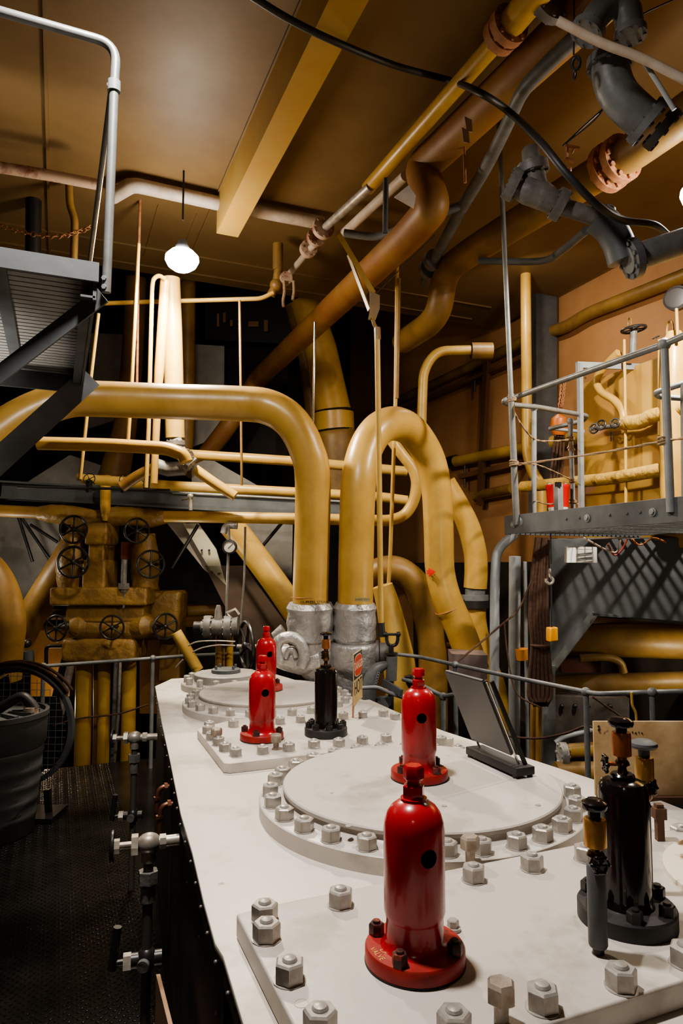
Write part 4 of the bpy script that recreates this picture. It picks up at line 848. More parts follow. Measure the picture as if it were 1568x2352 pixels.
# far-left pipes
pipe('bulging_pipe', 'huge dull yellow pipe bending down at the left edge', UU(5.9, (-60, 1280), (-10, 1340), (14, 1420), (8, 1500), (5, 1560)), w=84, m=YLD, smooth='cat', seg=26)
pipe('slanted_pipe', 'wide yellow pipe slanting from the manifold down to the left edge pipe', UU(7.5, (215, 1190), (165, 1265), (75, 1410), (40, 1480)), w=66, m=YLD, smooth='cat', seg=24)
b = B()
for q in (((40, 1180), (75, 1290)), ((50, 1190), (125, 1300)), ((70, 1205), (132, 1245))): b.bar(U(*q[0], 7.9), U(*q[1], 7.9), .05, .05)
b.bm.free()
for i, q in enumerate((((40, 1180), (75, 1290)), ((50, 1190), (125, 1300)), ((70, 1205), (132, 1245)))):
    pipe('brace_rod', ('steep black brace rod before the pale panel at the far left', 'middle black brace rod before the pale panel at the far left', 'flattest black brace rod before the pale panel at the far left')[i], UU(8.0, *q), w=7, m=IRON, cat_='rod')
for i, q in enumerate((((455, 1205), (395, 1305)), ((520, 1210), (600, 1330)), ((648, 1200), (596, 1262)))):
    pipe('brace_rod', ('black brace rod crossing the pale plate under the pipe bank', 'black brace rod right of the pale plate', 'black brace rod behind the gauge beside the thick pipe')[i], UU(7.0, *q), w=8, m=IRON, cat_='rod')
# pale plates
B().slab(UU(7.5, (382, 1200), (425, 1200), (500, 1290), (518, 1345), (470, 1310)), FW, .03).solo('sloped_plate', mat('grey_sheet', (.34, .31, .28), .5), 'grey sloped plate under the pipe bank left of the gauge', 'plate', loc=U(470, 1310, 7.5))
t = thing('sloped_plate', 'pale greenish sloped plate with small holes under the pipe bank', 'plate', U(518, 1345, 7.4))
B().slab(UU(7.4, (420, 1202), (455, 1202), (496, 1262), (520, 1345), (482, 1308)), FW, .03).part('sheet', PALE, t)
for x, y in ((463, 1264), (480, 1264), (485, 1315), (502, 1318)): B().cyl(U(x, y, 7.39), U(x, y, 7.36), .012, seg=10).part('hole', INK, t)
# gauge
t = thing('pressure_gauge', 'round pale-faced pressure gauge on a thin pipe in front of the diagonal yellow pipe', 'gauge', U(523, 1440, 6.0))
c = U(527, 1256, 6.0); axg = -V((FW.x, FW.y, 0)).normalized()
B().lathe([(PX(16, c), -.05), (PX(17, c), 0), (PX(16, c), .012), (PX(13, c), .014), (PX(13, c), .005)], c, axg, 30).part('case', IRON, t)
B().lathe([(PX(13, c), .006), (PX(12, c), .007)], c, axg, 28).part('dial', GLS, t); B().bar(c + axg * .009 - RT * .012 - ZU * .012, c + axg * .009 + RT * .028 + ZU * .028, .004, .002).part('needle', INK, t)
B().tube(UU(6.02, (525, 1210), (526, 1240)), .012, 8).tube(UU(6.02, (524, 1272), (519, 1440)), .012, 8).part('gauge_pipe', GRV, t)
B().tube(cat(UU(6.05, (513, 1225), (520, 1208), (545, 1208)), 5), .03, 12).part('siphon', SLV, t)
pipe('thin_line', 'thin grey line right of the pressure gauge pipe, with a joint', UU(6.1, (563, 1210), (561, 1330), (552, 1440)), w=5, m=GRV)
pipe('diagonal_yellow_pipe', 'glossy yellow diagonal pipe passing behind the gauge to the silver lagging', UU(6.5, (530, 1205), (570, 1255), (640, 1350), (720, 1470)), w=58, m=YLW, smooth='cat', seg=24)
B().slab(UU(7.4, (470, 1300), (560, 1300), (690, 1480), (560, 1480)), FW, .05).solo('sloped_bracket', mat('brown_sheet', (.10, .07, .05), .6), 'dark brown sloped sheet below the diagonal yellow pipe', 'plate', loc=U(560, 1480, 7.4))
# steel stop valve
t = thing('steel_stop_valve', 'bare steel flanged valve behind the far cylinder cover', 'valve', U(495, 1475, 6.0))
c = U(495, 1440, 6.0)
B().tube(UU(6.0, (458, 1440), (478, 1440), (500, 1440), (525, 1440), (548, 1438)), [PX(24, c) / 2, PX(36, c) / 2, PX(40, c) / 2, PX(38, c) / 2, PX(44, c) / 2], 20).tube(UU(6.0, (502, 1440), (501, 1400), (502, 1390)), [PX(26, c) / 2, PX(14, c) / 2, PX(9, c) / 2], 14).part('valve_body', GRV, t)
for x in (478, 524): collar(t, 'flange', U(x, 1440, 6.0), RT, PX(26, c), .06, GRV, 8)
B().cyl(U(446, 1441, 6.0), U(462, 1441, 6.0), PX(28, c) / 2).part('end_plug', IRON, t)
B().tube(UU(6.0, (530, 1420), (522, 1408), (540, 1400), (548, 1412)), .018, 8).part('bypass_cock', STL, t)
for i, (x, w, m_) in enumerate(((503, 16, YLD), (528, 16, YEL), (515, 7, YLD))):
    pipe('feed_riser', ('yellow riser left of the black spoked wheel, under the steel valve', 'brighter yellow riser next to the black spoked wheel', 'thin brown riser between two yellow ones under the steel valve')[i], UU(6.1, (x, 1455), (x - 2, 1600)), w=w, m=m_)
for i, q in enumerate((((540, 1474), (500, 1472), (455, 1474), (432, 1483)), ((540, 1483), (500, 1482), (465, 1488), (442, 1498)), ((420, 1515), (404, 1533)))):
    pipe('bent_tube', ('upper bright bent tube left of the black spoked wheel', 'lower bright bent tube left of the black spoked wheel', 'short bright tube end by the slanting small yellow pipe')[i], UU(5.9, *q), w=4, m=STL, smooth='cat', cat_='tube', seg=8)
pipe('slanted_stub_pipe', 'small yellow pipe slanting down behind the left railing', UU(6.3, (404, 1452), (430, 1495), (455, 1540)), w=26, m=YLW)
t = thing('spoked_handwheel', 'large black spoked handwheel seen edge-on behind the farthest red valve', 'handwheel', U(565, 1540, 5.55))
wheel(t, U(566, 1482, 5.55), -RT * .93 - FW * .42, PX(54, U(566, 1482, 5.55)), n=5, rr=.08, stem=0, name='wheel'); B().cyl(U(545, 1485, 5.6), U(640, 1485, 5.5), .018).part('spindle', STL, t)
pipe('valve_lug', 'pale grey lug above the silver bypass bend', UU(4.95, (628, 1462), (652, 1448)), r=[.03, .05], m=SLV, cat_='lug')
# orange-lit back boxes at lower left
for i, (q, D) in enumerate((((70, 1448, 160, 1600), 8.2), ((320, 1470, 400, 1640), 8.0), ((400, 1395, 505, 1440), 8.6))):
    lab = ('orange-lit locker behind the far-left handwheel', 'orange-lit locker right of the manifold legs', 'dull orange box behind the pale plate')[i]
    B().slab(UU(D, (q[0], q[1]), (q[2], q[1]), (q[2], q[3]), (q[0], q[3])), FW, .3).bevel(.01).solo('steel_locker', ORG, lab, 'locker', loc=U(q[0], q[3], D))
pipe('low_cross_pipe', 'yellow pipe crossing low behind the manifold blocks', UU(7.9, (90, 1412), (300, 1410), (500, 1402)), w=24, m=YLD)
pipe('chrome_strut', 'shiny silver tube leaning beside the manifold legs at the left', UU(7.0, (170, 1500), (155, 1560), (138, 1640)), w=18, m=STL, cat_='tube')
pipe('dark_strut', 'black strut leaning left of the shiny silver tube', UU(7.05, (158, 1490), (142, 1550), (125, 1620)), w=20, m=IRON, cat_='strut')
pipe('steel_riser', 'thin bright steel riser between the two right manifold legs', UU(6.9, (276, 1520), (272, 1640), (262, 1760)), w=7, m=STL)
pipe('steel_riser', 'perforated grey riser beside the thin bright one at the manifold legs', UU(6.95, (266, 1520), (262, 1640), (256, 1780)), w=10, m=GRV)
t = thing('small_column', 'dark small cylinder with knob behind the left railing', 'cylinder', U(68, 1560, 7.0))
B().cyl(U(68, 1545, 7.0), U(66, 1495, 7.0), .05).part('barrel', GRD, t); B().sph(U(62, 1478, 7.0), .045).part('knob', IRON, t)
B().tube(fil(UU(7.1, (106, 1560), (106, 1484), (160, 1484)), .05), .02, 10).solo('black_bracket_rail', IRON, 'black bent rail bracket in front of the orange-lit locker', 'bracket')

# ================================================================== LEFT RAILING, TUB, FAN
def railing(name, label, pts, r, posts, pm=GRP, knobs=True, lower=None):
    t = thing(name, label, 'railing', posts[0][1] if posts else pts[0])
    B().tube(fil(pts, .06), r, 12).part('top_rail', pm, t)
    for p, q in posts:
        B().cyl(p, q, r * 1.15, seg=12).part('post', pm, t)
        if knobs: B().sph(p, r * 1.9, seg=12, rg=8).part('ball_joint', pm, t)
    if lower: B().tube(cat(lower, 4), r * .5, 8).part('lower_rope', ROPD, t)
    return t
DR = 6.35
r0, r1, r2, r3 = U(-90, 1551, 5.9), U(100, 1530, 6.1), U(351, 1512, 6.35), U(428, 1506, 6.5)
railing('walkway_railing', 'thin grey railing crossing behind the tub and ending at the engine', [r0, r1, r2, r3, U(560, 1500, 6.6)], PX(8, r2) / 2,
        [(r1, V((r1.x, r1.y, 0))), (r2, V((r2.x, r2.y, 0))), (r3, V((r3.x, r3.y, TZ)))], lower=UU(6.3, (120, 1668), (180, 1650), (270, 1640), (340, 1618)))
t = thing('trash_tub', 'dark grey ribbed plastic tub standing on the walkway at the left edge', 'tub', (tb := Z(-28, 1915, 0)))
tb.z = 0.006; H = U(-28, 1640, dep(tb)).z
R0 = PX(98, tb); R1 = PX(120, tb)
prof = [(R0 * .98, 0), (R0, .01)]
for i in range(5):
    h = H * (.12 + .13 * i); rr = R0 + (R1 - R0) * h / H
    prof += [(rr * .993, h), (rr * 1.010, h + .012), (rr * 1.010, h + H * .05), (rr * .997, h + H * .06)]
prof += [(R1 * .985, H * .74), (R1, H * .95), (R1 * 1.02, H * .96), (R1 * 1.02, H), (R1 * .95, H), (R1 * .92, H * .9), (R1 * .9, H * .86)]
B().lathe(prof, tb, seg=48).part('tub_body', TUBM, t)
B().lathe([(R1 * .93, H * .965), (.02, H * .985)], tb, seg=32).part('tub_lid', GRD, t)
for k in range(5):
    a = -1.9 + k * .45; B().box(tb + V((math.cos(a) * R1 * .6, math.sin(a) * R1 * .6, H * .985)), (R1 * .5, .03, .03), (math.cos(a), math.sin(a), 0)).part('lid_rib', GRD, t)
bh = tb + ZU * H
B().tube(cat([bh + RT * .02, bh + RT * .10 + ZU * .05, bh + RT * .20 + ZU * .10, bh + RT * .26 + ZU * .06, bh + RT * .30 + ZU * .01], 5), .035, 12).part('hose_elbow', RUB, t)
B().lathe([(.05, -.02), (.05, .03)], bh + RT * .27 , ZU, 20).part('hose_cap', WHT, t)
t = thing('drum_fan', 'big round grey drum fan with wire guard behind the ribbed tub', 'fan', V((U(20, 1815, 5.2).x, U(20, 1815, 5.2).y, 0)))
fc = U(20, 1678, 5.1); fr = PX(138, fc); fa = -V((FW.x, FW.y, 0)).normalized() + RT * -.12; a_, b_, z_ = frame(fa)
B().rings([[fc - z_ * (.15 - h) + (a_ * math.cos(2 * PI * k / 56) + b_ * math.sin(2 * PI * k / 56)) * fr * q for k in range(56)] for q, h in ((.92, 0), (1, .004), (1, .05), (.92, .05), (.92, 0))], cap=False).part('drum_ring', GRD, t)
b = B()
for i in range(-8, 9):
    o_ = i * fr / 9; hgt = math.sqrt(max(0, fr * fr * .9 - o_ * o_))
    b.tube([fc + RT * o_ - ZU * hgt, fc + RT * o_ + ZU * hgt], .0022, 5, cap=False).tube([fc + ZU * o_ - RT * hgt, fc + ZU * o_ + RT * hgt], .0022, 5, cap=False)
b.part('wire_guard', GRP, t)
b = B().cyl(fc - z_ * .16, fc - z_ * .04, .07, seg=20)
b.part('motor', IRON, t)
for k in range(4):
    an = k * PI / 2 + .4; d = a_ * math.cos(an) + b_ * math.sin(an); e = a_ * -math.sin(an) + b_ * math.cos(an)
    B().slab([fc - z_ * .11 + d * .07, fc - z_ * .13 + d * fr * .85 + e * .08, fc - z_ * .07 + d * fr * .88 - e * .10, fc - z_ * .08 + d * .07 - e * .03], z_, .004).part('blade', IRON, t)
B().bar(fc - ZU * fr * .95 - RT * .30, V((fc.x, fc.y, .03)) - RT * .32, .04, .04).part('stand', IRON, t); B().bar(fc - ZU * fr * .95 + RT * .30, V((fc.x, fc.y, .03)) + RT * .32, .04, .04).part('stand', IRON, t)
B().bar(V((fc.x, fc.y, .02)) - RT * .4, V((fc.x, fc.y, .02)) + RT * .4, .3, .035).part('stand_base', IRON, t)
t = thing('cable_coil', 'bundle of brown cables looped over the top of the drum fan', 'cables', fc + ZU * fr)
for k in range(7):
    B().tube([fc - z_ * (.02 + .018 * k) + (ZU * math.cos(an) + RT * math.sin(an)) * (fr + .012 + .012 * ((k * 3) % 4)) for an in [-.7 + i * .12 for i in range(15)]], .011, 8).part('cable', (RUB, ROPD, ROPD, GRD)[k % 4], t)

# ================================================================== VALVES ON THE ENGINE'S BLACK SIDE
def side_valve(label, D, nip, body, wheel_p, down, s, lever=None):
    t = thing('drain_valve', label, 'valve', V((down[-1].x, down[-1].y, 0)))
    B().cyl(body, nip, .019 * s).cyl(body + (nip - body) * .35, body + (nip - body) * .55, .026 * s, seg=8).part('nipple', STL, t)
    ax = (wheel_p - body).normalized()
    B().sph(body, .034 * s, (1.25, 1, 1)).cyl(body, body - ZU * .06 * s, .024 * s).part('valve_body', STL, t)
    B().lathe6(body + ax * .035 * s, ax, [(.034 * s, 0), (.034 * s, .022 * s)]).lathe6(body + ax * .095 * s, ax, [(.024 * s, 0), (.024 * s, .022 * s)]).part('packing_nut', STL, t)
    B().cyl(body, wheel_p, .0115 * s).part('stem', STL, t)
    wheel(t, wheel_p, ax, .045 * s, n=5, stem=0, rr=.16)
    P = [body - ZU * .03] + down
    B().tube(P, .0165 * s, 14).part('drain_pipe', mat('dull_iron_pipe', (.14, .125, .11), .45, .5), t)
    c = body - ZU * .11 * s; B().lathe6(c, ZU, [(.034 * s, -.02 * s), (.034 * s, .02 * s)]).part('union', GRV, t)
    B().lathe([(.024 * s, 0), (.024 * s, .05 * s)], c - ZU * .08 * s, ZU, 16).part('coupling', GRV, t)
    if lever:
        c = lever; d = (wheel_p - body); d.z = 0; d.normalize()
        B().sph(c, .034 * s, (1, 1, 1.2)).cyl(c - d * .05 * s, c + d * .05 * s, .024 * s).part('cock_body', IRON, t)
        B().lathe6(c + d * .05 * s, d, [(.026 * s, 0), (.026 * s, .025 * s)]).part('cock_nut', STL, t)
        B().cyl(c + d * .075 * s, c + d * .11 * s, .009 * s).tube([c + d * .11 * s - ZU * .02, c + d * .105 * s + ZU * .03, c + d * .095 * s + ZU * .115 * s], .014 * s, 10).part('lever', IRON, t)
        B().cyl(c - FW * .03 * s, c - FW * .045 * s, .02 * s, seg=16).part('cover_disc', GRV, t)
    return t
nx = XP(412, 1928, onedge(2.4) + .012); D1_ = dep(nx)
bd_ = U(342, 1930, D1_ - .03); bd_.z = nx.z
dn = [V((bd_.x, bd_.y, bd_.z - .3)), V((bd_.x, bd_.y, .0))]
side_valve('nearer steel drain valve with black handwheel on the dark side of the engine', D1_, nx, bd_, V((U(258, 1928, D1_ - .06).x, U(258, 1928, D1_ - .06).y, nx.z)), dn, 1.0, lever=U(331, 2190, D1_ - .03).lerp(V((bd_.x, bd_.y, U(331, 2190, D1_ - .03).z)), 1))
nx2 = XP(362, 1692, onedge(4.05) + .012); D2_ = dep(nx2)
b2 = U(309, 1697, D2_ - .02); b2.z = nx2.z
lv = V((b2.x, b2.y, U(302, 1865, D2_).z))
side_valve('farther steel drain valve on a thin standing pipe at the dark side of the engine', D2_, nx2, b2, V((U(258, 1700, D2_ - .04).x, U(258, 1700, D2_ - .04).y, nx2.z)), [V((b2.x, b2.y, 0))], 1.05, lever=lv)
for i, (x, y) in enumerate(((388, 1806), (396, 1846))):
    e0 = XP(x, y, onedge(3.0) + .012) if i == 0 else XP(x, y, onedge(2.75) + .012)
    b = B().tube(fil([e0 + V((.02, 0, 0)), e0 + V((-.045, 0, 0)), e0 + V((-.05, 0, -.10 - .04 * i))], .03), .0105, 12).lathe6(e0 + V((-.02, 0, 0)), V((1, 0, 0)), [(.017, 0), (.017, .014)]).lathe6(e0 + V((-.05, 0, -.05)), ZU, [(.015, 0), (.015, .012)])
    b.solo('copper_elbow', mat('old_copper_%d' % i, (.22, .10, .06), .4, .7), ('upper small copper elbow on the black engine side', 'lower small copper elbow on the black engine side')[i], 'elbow')
pb0 = V((onedge(1.9) - .10, 1.75, 0)); 
B().box((onedge(2.0) - .055, 1.75, .30), (.012, 1.0, .60), (math.cos(.10), 0, -math.sin(.10)), YL).solo('plywood_strip', PLY, 'pinkish plywood board leaning against the foot of the engine side', 'board')

# ================================================================== RIGHT GALLERY (platform with railing)
GX = U(1185, 1208, 4.85).x
GZ = U(1185, 1208, 4.85).z
GY1 = XP(1160, 1222, GX).y; GY0 = .8
t = thing('gallery_platform', 'dark grey gallery platform with grating underside at the right', 'platform', (GX + .6, 2.5, GZ))
ft = .135
B().box((GX, (GY0 + GY1) / 2, GZ + .012), (.014, GY1 - GY0, ft)).bevel(.002, 1).part('fascia', GRD, t)
B().box((GX + .7, GY1, GZ + .012), (1.4, .014, ft)).part('end_fascia', GRD, t)
b = B()
for i in range(30): b.box((GX + .04 + i * .045, (GY0 + GY1) / 2, GZ - .03), (.006, GY1 - GY0 - .02, .03))
for i in range(24): b.box((GX + .69, GY0 + .1 + i * (GY1 - GY0 - .15) / 24, GZ - .03), (1.36, .03 if i % 2 else .006, .028))
b.part('grating', GRP, t)
for px in (1190, 1365, 1520): 
    c = XP(px, 1200, GX - .01); B().hexp(V((c.x, c.y + .06, GZ + .01)), V((-1, 0, 0)), .016, .014).cyl(V((GX - .008, c.y + .06, GZ + .01)), V((GX - .014, c.y + .06, GZ + .01)), .024).part('bolt', GRY, t)
for px in (1300, 1330, 1400, 1440, 1470): 
    c = XP(px, 1205, GX - .01); B().sph((GX - .008, c.y, GZ + .015), .009, seg=8, rg=6).part('rivet', GRD, t)
B().tube(fil([V((GX + .05, GY1 - .05, GZ - .05)), U(1140, 1262, 4.95), U(1136, 1330, 4.9), U(1134, 1760, 4.9)], .2), PX(22, U(1136, 1330, 4.9)) / 2, 16).part('support_pipe', GRY, t)
def gp(x, y, dX=0): return XP(x, y, GX - .012 + dX)
t = thing('gallery_railing', 'grey pipe railing with rope lashings on the gallery platform at right', 'railing', gp(1525, 1190))
q = [gp(1640, 748), gp(1525, 790), gp(1170, 915)]
rr_ = .019
B().tube(fil([gp(1640, 740), gp(1525, 791), gp(1178, 914), U(1152, 921, 4.9), U(1168, 929, 4.95), U(1235, 935, 5.15), U(1348, 955, 5.6), U(1340, 966, 5.75), U(1262, 985, 6.0)], .05), rr_, 14).part('top_rail', GAL, t)
B().cyl(gp(1525, 791), V((gp(1525, 791).x, gp(1525, 791).y, GZ)), .022, seg=16).part('post', GRY, t)
B().sph(gp(1525, 791), .036, seg=14, rg=10).part('ball_joint', GRY, t)
for x0_, y0_, x1_, y1_, D, r_ in ((1226, 937, 1226, 1198, 5.15, .019), (1309, 968, 1317, 1192, 5.7, .019), (1341, 992, 1353, 1190, 6.1, .019)):
    B().cyl(U(x0_, y0_, D), U(x1_, y1_, D), r_, seg=14).part('post', GRY, t); B().sph(U(x0_, y0_, D), .03, seg=12, rg=8).part('ball_joint', GRY, t)
B().tube(fil([U(1342, 992, 6.1), U(1270, 985, 6.15)], .04), .016, 12).part('inner_rail', GRY, t)
B().tube(fil([U(1600, 872, 4.1), U(1566, 882, 4.1), U(1504, 902, 4.25), U(1512, 911, 4.3), U(1566, 915, 4.25), U(1620, 920, 4.2)], .03), .018, 12).part('inner_rail', GRY, t)
B().cyl(U(1569, 880, 4.1), U(1572, 1180, 4.1), .018).part('post', GRY, t)
B().bar(U(1331, 835, 5.5), U(1335, 1195, 5.5), .035, .035, upv=(1, 0, 0)).part('square_post', GRY, t)
pr = thing('tall_rod', 'long slim steel rod rising from the gallery corner to the ceiling', 'rod', gp(1186, 1208))
B().cyl(U(1186, 1205, 4.83), U(1173, 905, 4.82), .0245, .0225, seg=14).cyl(U(1173, 905, 4.82), U(1145, 275, 4.82), .0185, .017, seg=12).part('rod', GAL, pr)
B().cyl(U(1193, 1198, 4.8), U(1199, 1198, 4.8), .03).part('clamp', GRY, pr)
t = thing('angle_frame', 'light grey horizontal angle bar above the gallery railing', 'frame', U(1331, 840, 5.52))
B().bar(U(1325, 838, 5.52), U(1500, 844, 5.6), .02, .05).part('cross_bar', GRY, t); B().bar(U(1327, 832, 5.5), U(1328, 860, 5.5), .03, .03, upv=(1, 0, 0)).part('end_plate', GRY, t)
def rope(label, pts, r=.008, knots=()):
    t = thing('rope', label, 'rope', pts[-1]); P = cat(pts, 6)
    b = B()
    for ph in (0, PI):
        Q = []
        for i, p in enumerate(P):
            d = (P[min(i + 1, len(P) - 1)] - P[max(0, i - 1)]).normalized(); a_, b_, _ = frame(d); an = ph + i * 1.3; Q.append(p + (a_ * math.cos(an) + b_ * math.sin(an)) * r * .45)
        b.tube(Q, r * .7, 7)
    b.part('strands', ROPE, t)
    for c, R in knots:
        b = B(); b.torus(c, ZU, R, r * .9, 16, 7).torus(c + ZU * r * 1.7, ZU + RT * .2, R, r * .9, 16, 7).torus(c - ZU * r * 1.6, ZU - RT * .15, R, r * .9, 16, 7); b.part('lashing', ROPE, t)
    return t
rope('long straight rope tied between the gallery corner and the near gallery post', [gp(1180, 1066), gp(1240, 1060), gp(1390, 1038), gp(1525, 1013), gp(1620, 1000)], .0075, [(U(1180, 1064, 4.82), .028), (gp(1525, 1013), .03)])
rope('short rope from the top corner lashing to the inner gallery post', [U(1175, 930, 4.85), U(1190, 965, 4.9), U(1226, 1008, 5.13), U(1265, 1013, 5.4), U(1308, 1010, 5.68)], .007, [(U(1175, 918, 4.83), .03), (U(1310, 1008, 5.7), .028)])
rope('lower rope slanting between the two inner gallery posts', [U(1185, 1068, 4.85), U(1226, 1066, 5.12), U(1270, 1082, 5.4), U(1314, 1104, 5.68)], .006, [(U(1314, 1104, 5.7), .026)])
rope('lowest slack rope between the inner gallery posts, before the red bucket', [U(1226, 1150, 5.12), U(1262, 1158, 5.4), U(1314, 1152, 5.68), U(1330, 1162, 5.7)], .006, [(U(1316, 1152, 5.7), .026)])
b = B()
for k in range(9): b.tube(cat([U(1308, 1012, 5.68), U(1306 + k * 1.5, 1022 + k % 3 * 4, 5.66), U(1302 + k * 2.2, 1030 + (k * 5) % 9, 5.66)], 3), .004, 5)
b.solo('frayed_rope_end', ROPE, 'frayed rope end hanging on the inner gallery post', 'rope')
t = thing('red_bucket', 'red and white bucket standing on the gallery behind the square post', 'bucket', (rb := U(1282, 1192, 5.62)))
rr_ = PX(26, rb); H_ = PX(78, rb)
B().lathe([(rr_ * .72, 0), (rr_ * .86, H_ * .34)], rb, seg=30).part('white_base', mat('white_enamel', (.7, .68, .64), .35), t)
B().lathe([(rr_ * .87, H_ * .34), (rr_ * 1.0, H_ * .9), (rr_ * 1.04, H_ * .92), (rr_ * 1.04, H_), (rr_ * .95, H_), (rr_ * .9, H_ * .6)], rb, seg=30).part('red_body', mat('bucket_red', (.62, .012, .014), .3), t)
for s in (-1, 1): B().sph(rb + RT * s * rr_ * .7 + ZU * H_ * 1.02, .016, seg=8, rg=6).part('lug', GAL, t)
t = thing('square_tube_post', 'grey open-topped square tube post in front of the red bucket', 'post', U(1283, 1196, 5.42))
B().bar(U(1283, 1196, 5.42), U(1281, 1112, 5.42), .052, .052, upv=(1, 0, 0)).part('tube', GRY, t); B().slab([U(1274, 1107, 5.38), U(1289, 1107, 5.38), U(1289, 1118, 5.38), U(1274, 1118, 5.38)], FW, .004).part('open_end', HOLE, t)
# chain hoist
t = thing('chain_hoist', 'orange chain hoist block with hanging brown slings behind the gallery posts', 'hoist', U(1284, 1000, 6.3))
B().tube(UU(6.3, (1284, 952), (1284, 962), (1284, 985), (1283, 1000)), [.03, .075, .085, .05], 16).part('hook_block', ORN, t)
P = UU(6.3, (1293, 880), (1290, 910), (1284, 950)); b = B(); Q = cat(P, 7)
for i, (p, q) in enumerate(zip(Q, Q[1:])): b.torus((p + q) / 2, RT if i % 2 else FW, .022, .006, 10, 5, 1.2)
b.part('chain', RUST, t)
for k in range(4): B().tube(cat(UU(6.28, (1276 + k * 6, 995), (1268 + k * 8, 1060), (1262 + k * 6, 1130)), 4), .012, 8).part('sling', ROPD, t)
# machinery casing and gallery-side fittings
CX = 4.3
cas = thing('machinery_casing', 'large glossy yellow machinery casing wall behind the gallery railing', 'casing', (CX + .4, 2.4, GZ))
cy0, cy1 = .9, XP(1338, 1000, CX).y
B().box((CX + .4, (cy0 + cy1) / 2, GZ + .6), (.8, cy1 - cy0, 1.5)).bevel(.02, 2).part('casing_box', CASE, cas)
B().box((CX - .008, (cy0 + cy1) / 2, GZ + .45), (.016, cy1 - cy0, .03)).part('panel_seam', CASE, cas)
B().box((CX - .006, (cy0 + cy1) / 2, GZ + .06), (.02, cy1 - cy0, .1)).part('kick_strip', CASE, cas)
cx = CX - .12
def cp(x, y, o=0): return XP(x, y, cx - o)
tk = thing('yellow_tank', 'shiny yellow vertical vessel at the right edge above the gallery', 'tank', cp(1545, 1185))
B().tube([cp(1545, 1185), cp(1545, 900), cp(1547, 790), cp(1548, 762)], [.09, .09, .085, .05], 24).part('vessel', YEL, tk); B().tube([cp(1516, 780), cp(1516, 1000)], .02, 12).part('side_pipe', YLW, tk)
B().torus(cp(1538, 760), RT, .05, .008, 20, 8, 1.5).part('lifting_eye', YLD, tk)
pipe('lagged_valve_pipe', 'lumpy bright yellow lagged pipe running to the three small black handwheels', [cp(1432, 972), cp(1470, 968), cp(1500, 955), cp(1530, 948), cp(1600, 926)], w=33, m=LAGB, smooth='cat', lump=.05)
pipe('lower_lagged_pipe', 'lumpy bright yellow lower pipe along the casing behind the long rope', [cp(1200, 1118), cp(1345, 1105), cp(1420, 1096), cp(1522, 1078)], w=25, m=LAGB, smooth='cat', lump=.03)
pipe('loop_fitting', 'yellow oblong loop of pipe behind the near gallery post', [cp(1525, 1080), cp(1540, 1070), cp(1540, 1020), cp(1532, 1008), cp(1518, 1018), cp(1517, 1070), cp(1525, 1082)], w=8, m=LAGB, bend=.03)
pipe('wavy_pipe', 'S-shaped glossy yellow pipe on the casing above the handwheels', [cp(1420, 810), cp(1392, 838), cp(1370, 870), cp(1378, 898), cp(1410, 920), cp(1428, 945), cp(1432, 975)], w=19, m=YEL, smooth='cat')
pipe('casing_line', 'thin yellow vertical line on the casing with collars', [cp(1433, 780), cp(1436, 1000), cp(1437, 1190)], w=7, m=YLW)
t = thing('handwheel_cluster', 'cluster of three small black handwheels on the casing pipe', 'valves', cp(1395, 985))
for x, y in ((1364, 984), (1380, 976), (1412, 972)):
    c = cp(x, y, .10); wheel(t, c, V((-1, -.25, .15)), PX(11, c), IRON, 5, rr=.2, stem=.06)
B().tube([cp(1360, 985), cp(1400, 980), cp(1424, 976)], .018, 10).part('valve_block', GRV, t); B().lathe([(.045, -.015), (.045, .015)], cp(1432, 974), cp(1500, 960) - cp(1432, 974), 20).part('end_flange', STL, t)
B().bar(cp(1402, 990, .05), cp(1403, 1014, .05), .008, .008).part('lever', IRON, t)
t = thing('stop_valve', 'dark handwheel valve on a stem at top of the casing', 'valve', cp(1455, 812))
c = cp(1455, 756); wheel(t, c, ZU - RT * .1, PX(26, c), IRON, 5, rr=.12, stem=0); B().tube([c, cp(1452, 815)], .028, 12).part('stem', GRV, t); B().torus(cp(1445, 742), RT, .032, .006, 16, 6, 1.3).part('eye', YLD, t)
t = thing('small_valve', 'tiny dark handwheel on a bent stem beside the yellow vessel', 'valve', cp(1510, 795)); c = cp(1506, 775); wheel(t, c, ZU - RT * .4, PX(8, c), IRON, 4, stem=.04)
t = thing('dark_gauge', 'dark round gauge at the right edge above the gallery', 'gauge', cp(1550, 720)); c = cp(1552, 684, .1)
B().lathe([(.085, -.05), (.09, 0), (.075, .012), (.07, .004)], c, V((-1, -.5, 0)), 28).part('case', IRON, t); B().lathe([(.07, .004), (.06, .006)], c, V((-1, -.5, 0)), 24).part('dial', IRON, t); B().cyl(c - ZU * .08, c - ZU * .3, .012).part('gauge_pipe', YLD, t)

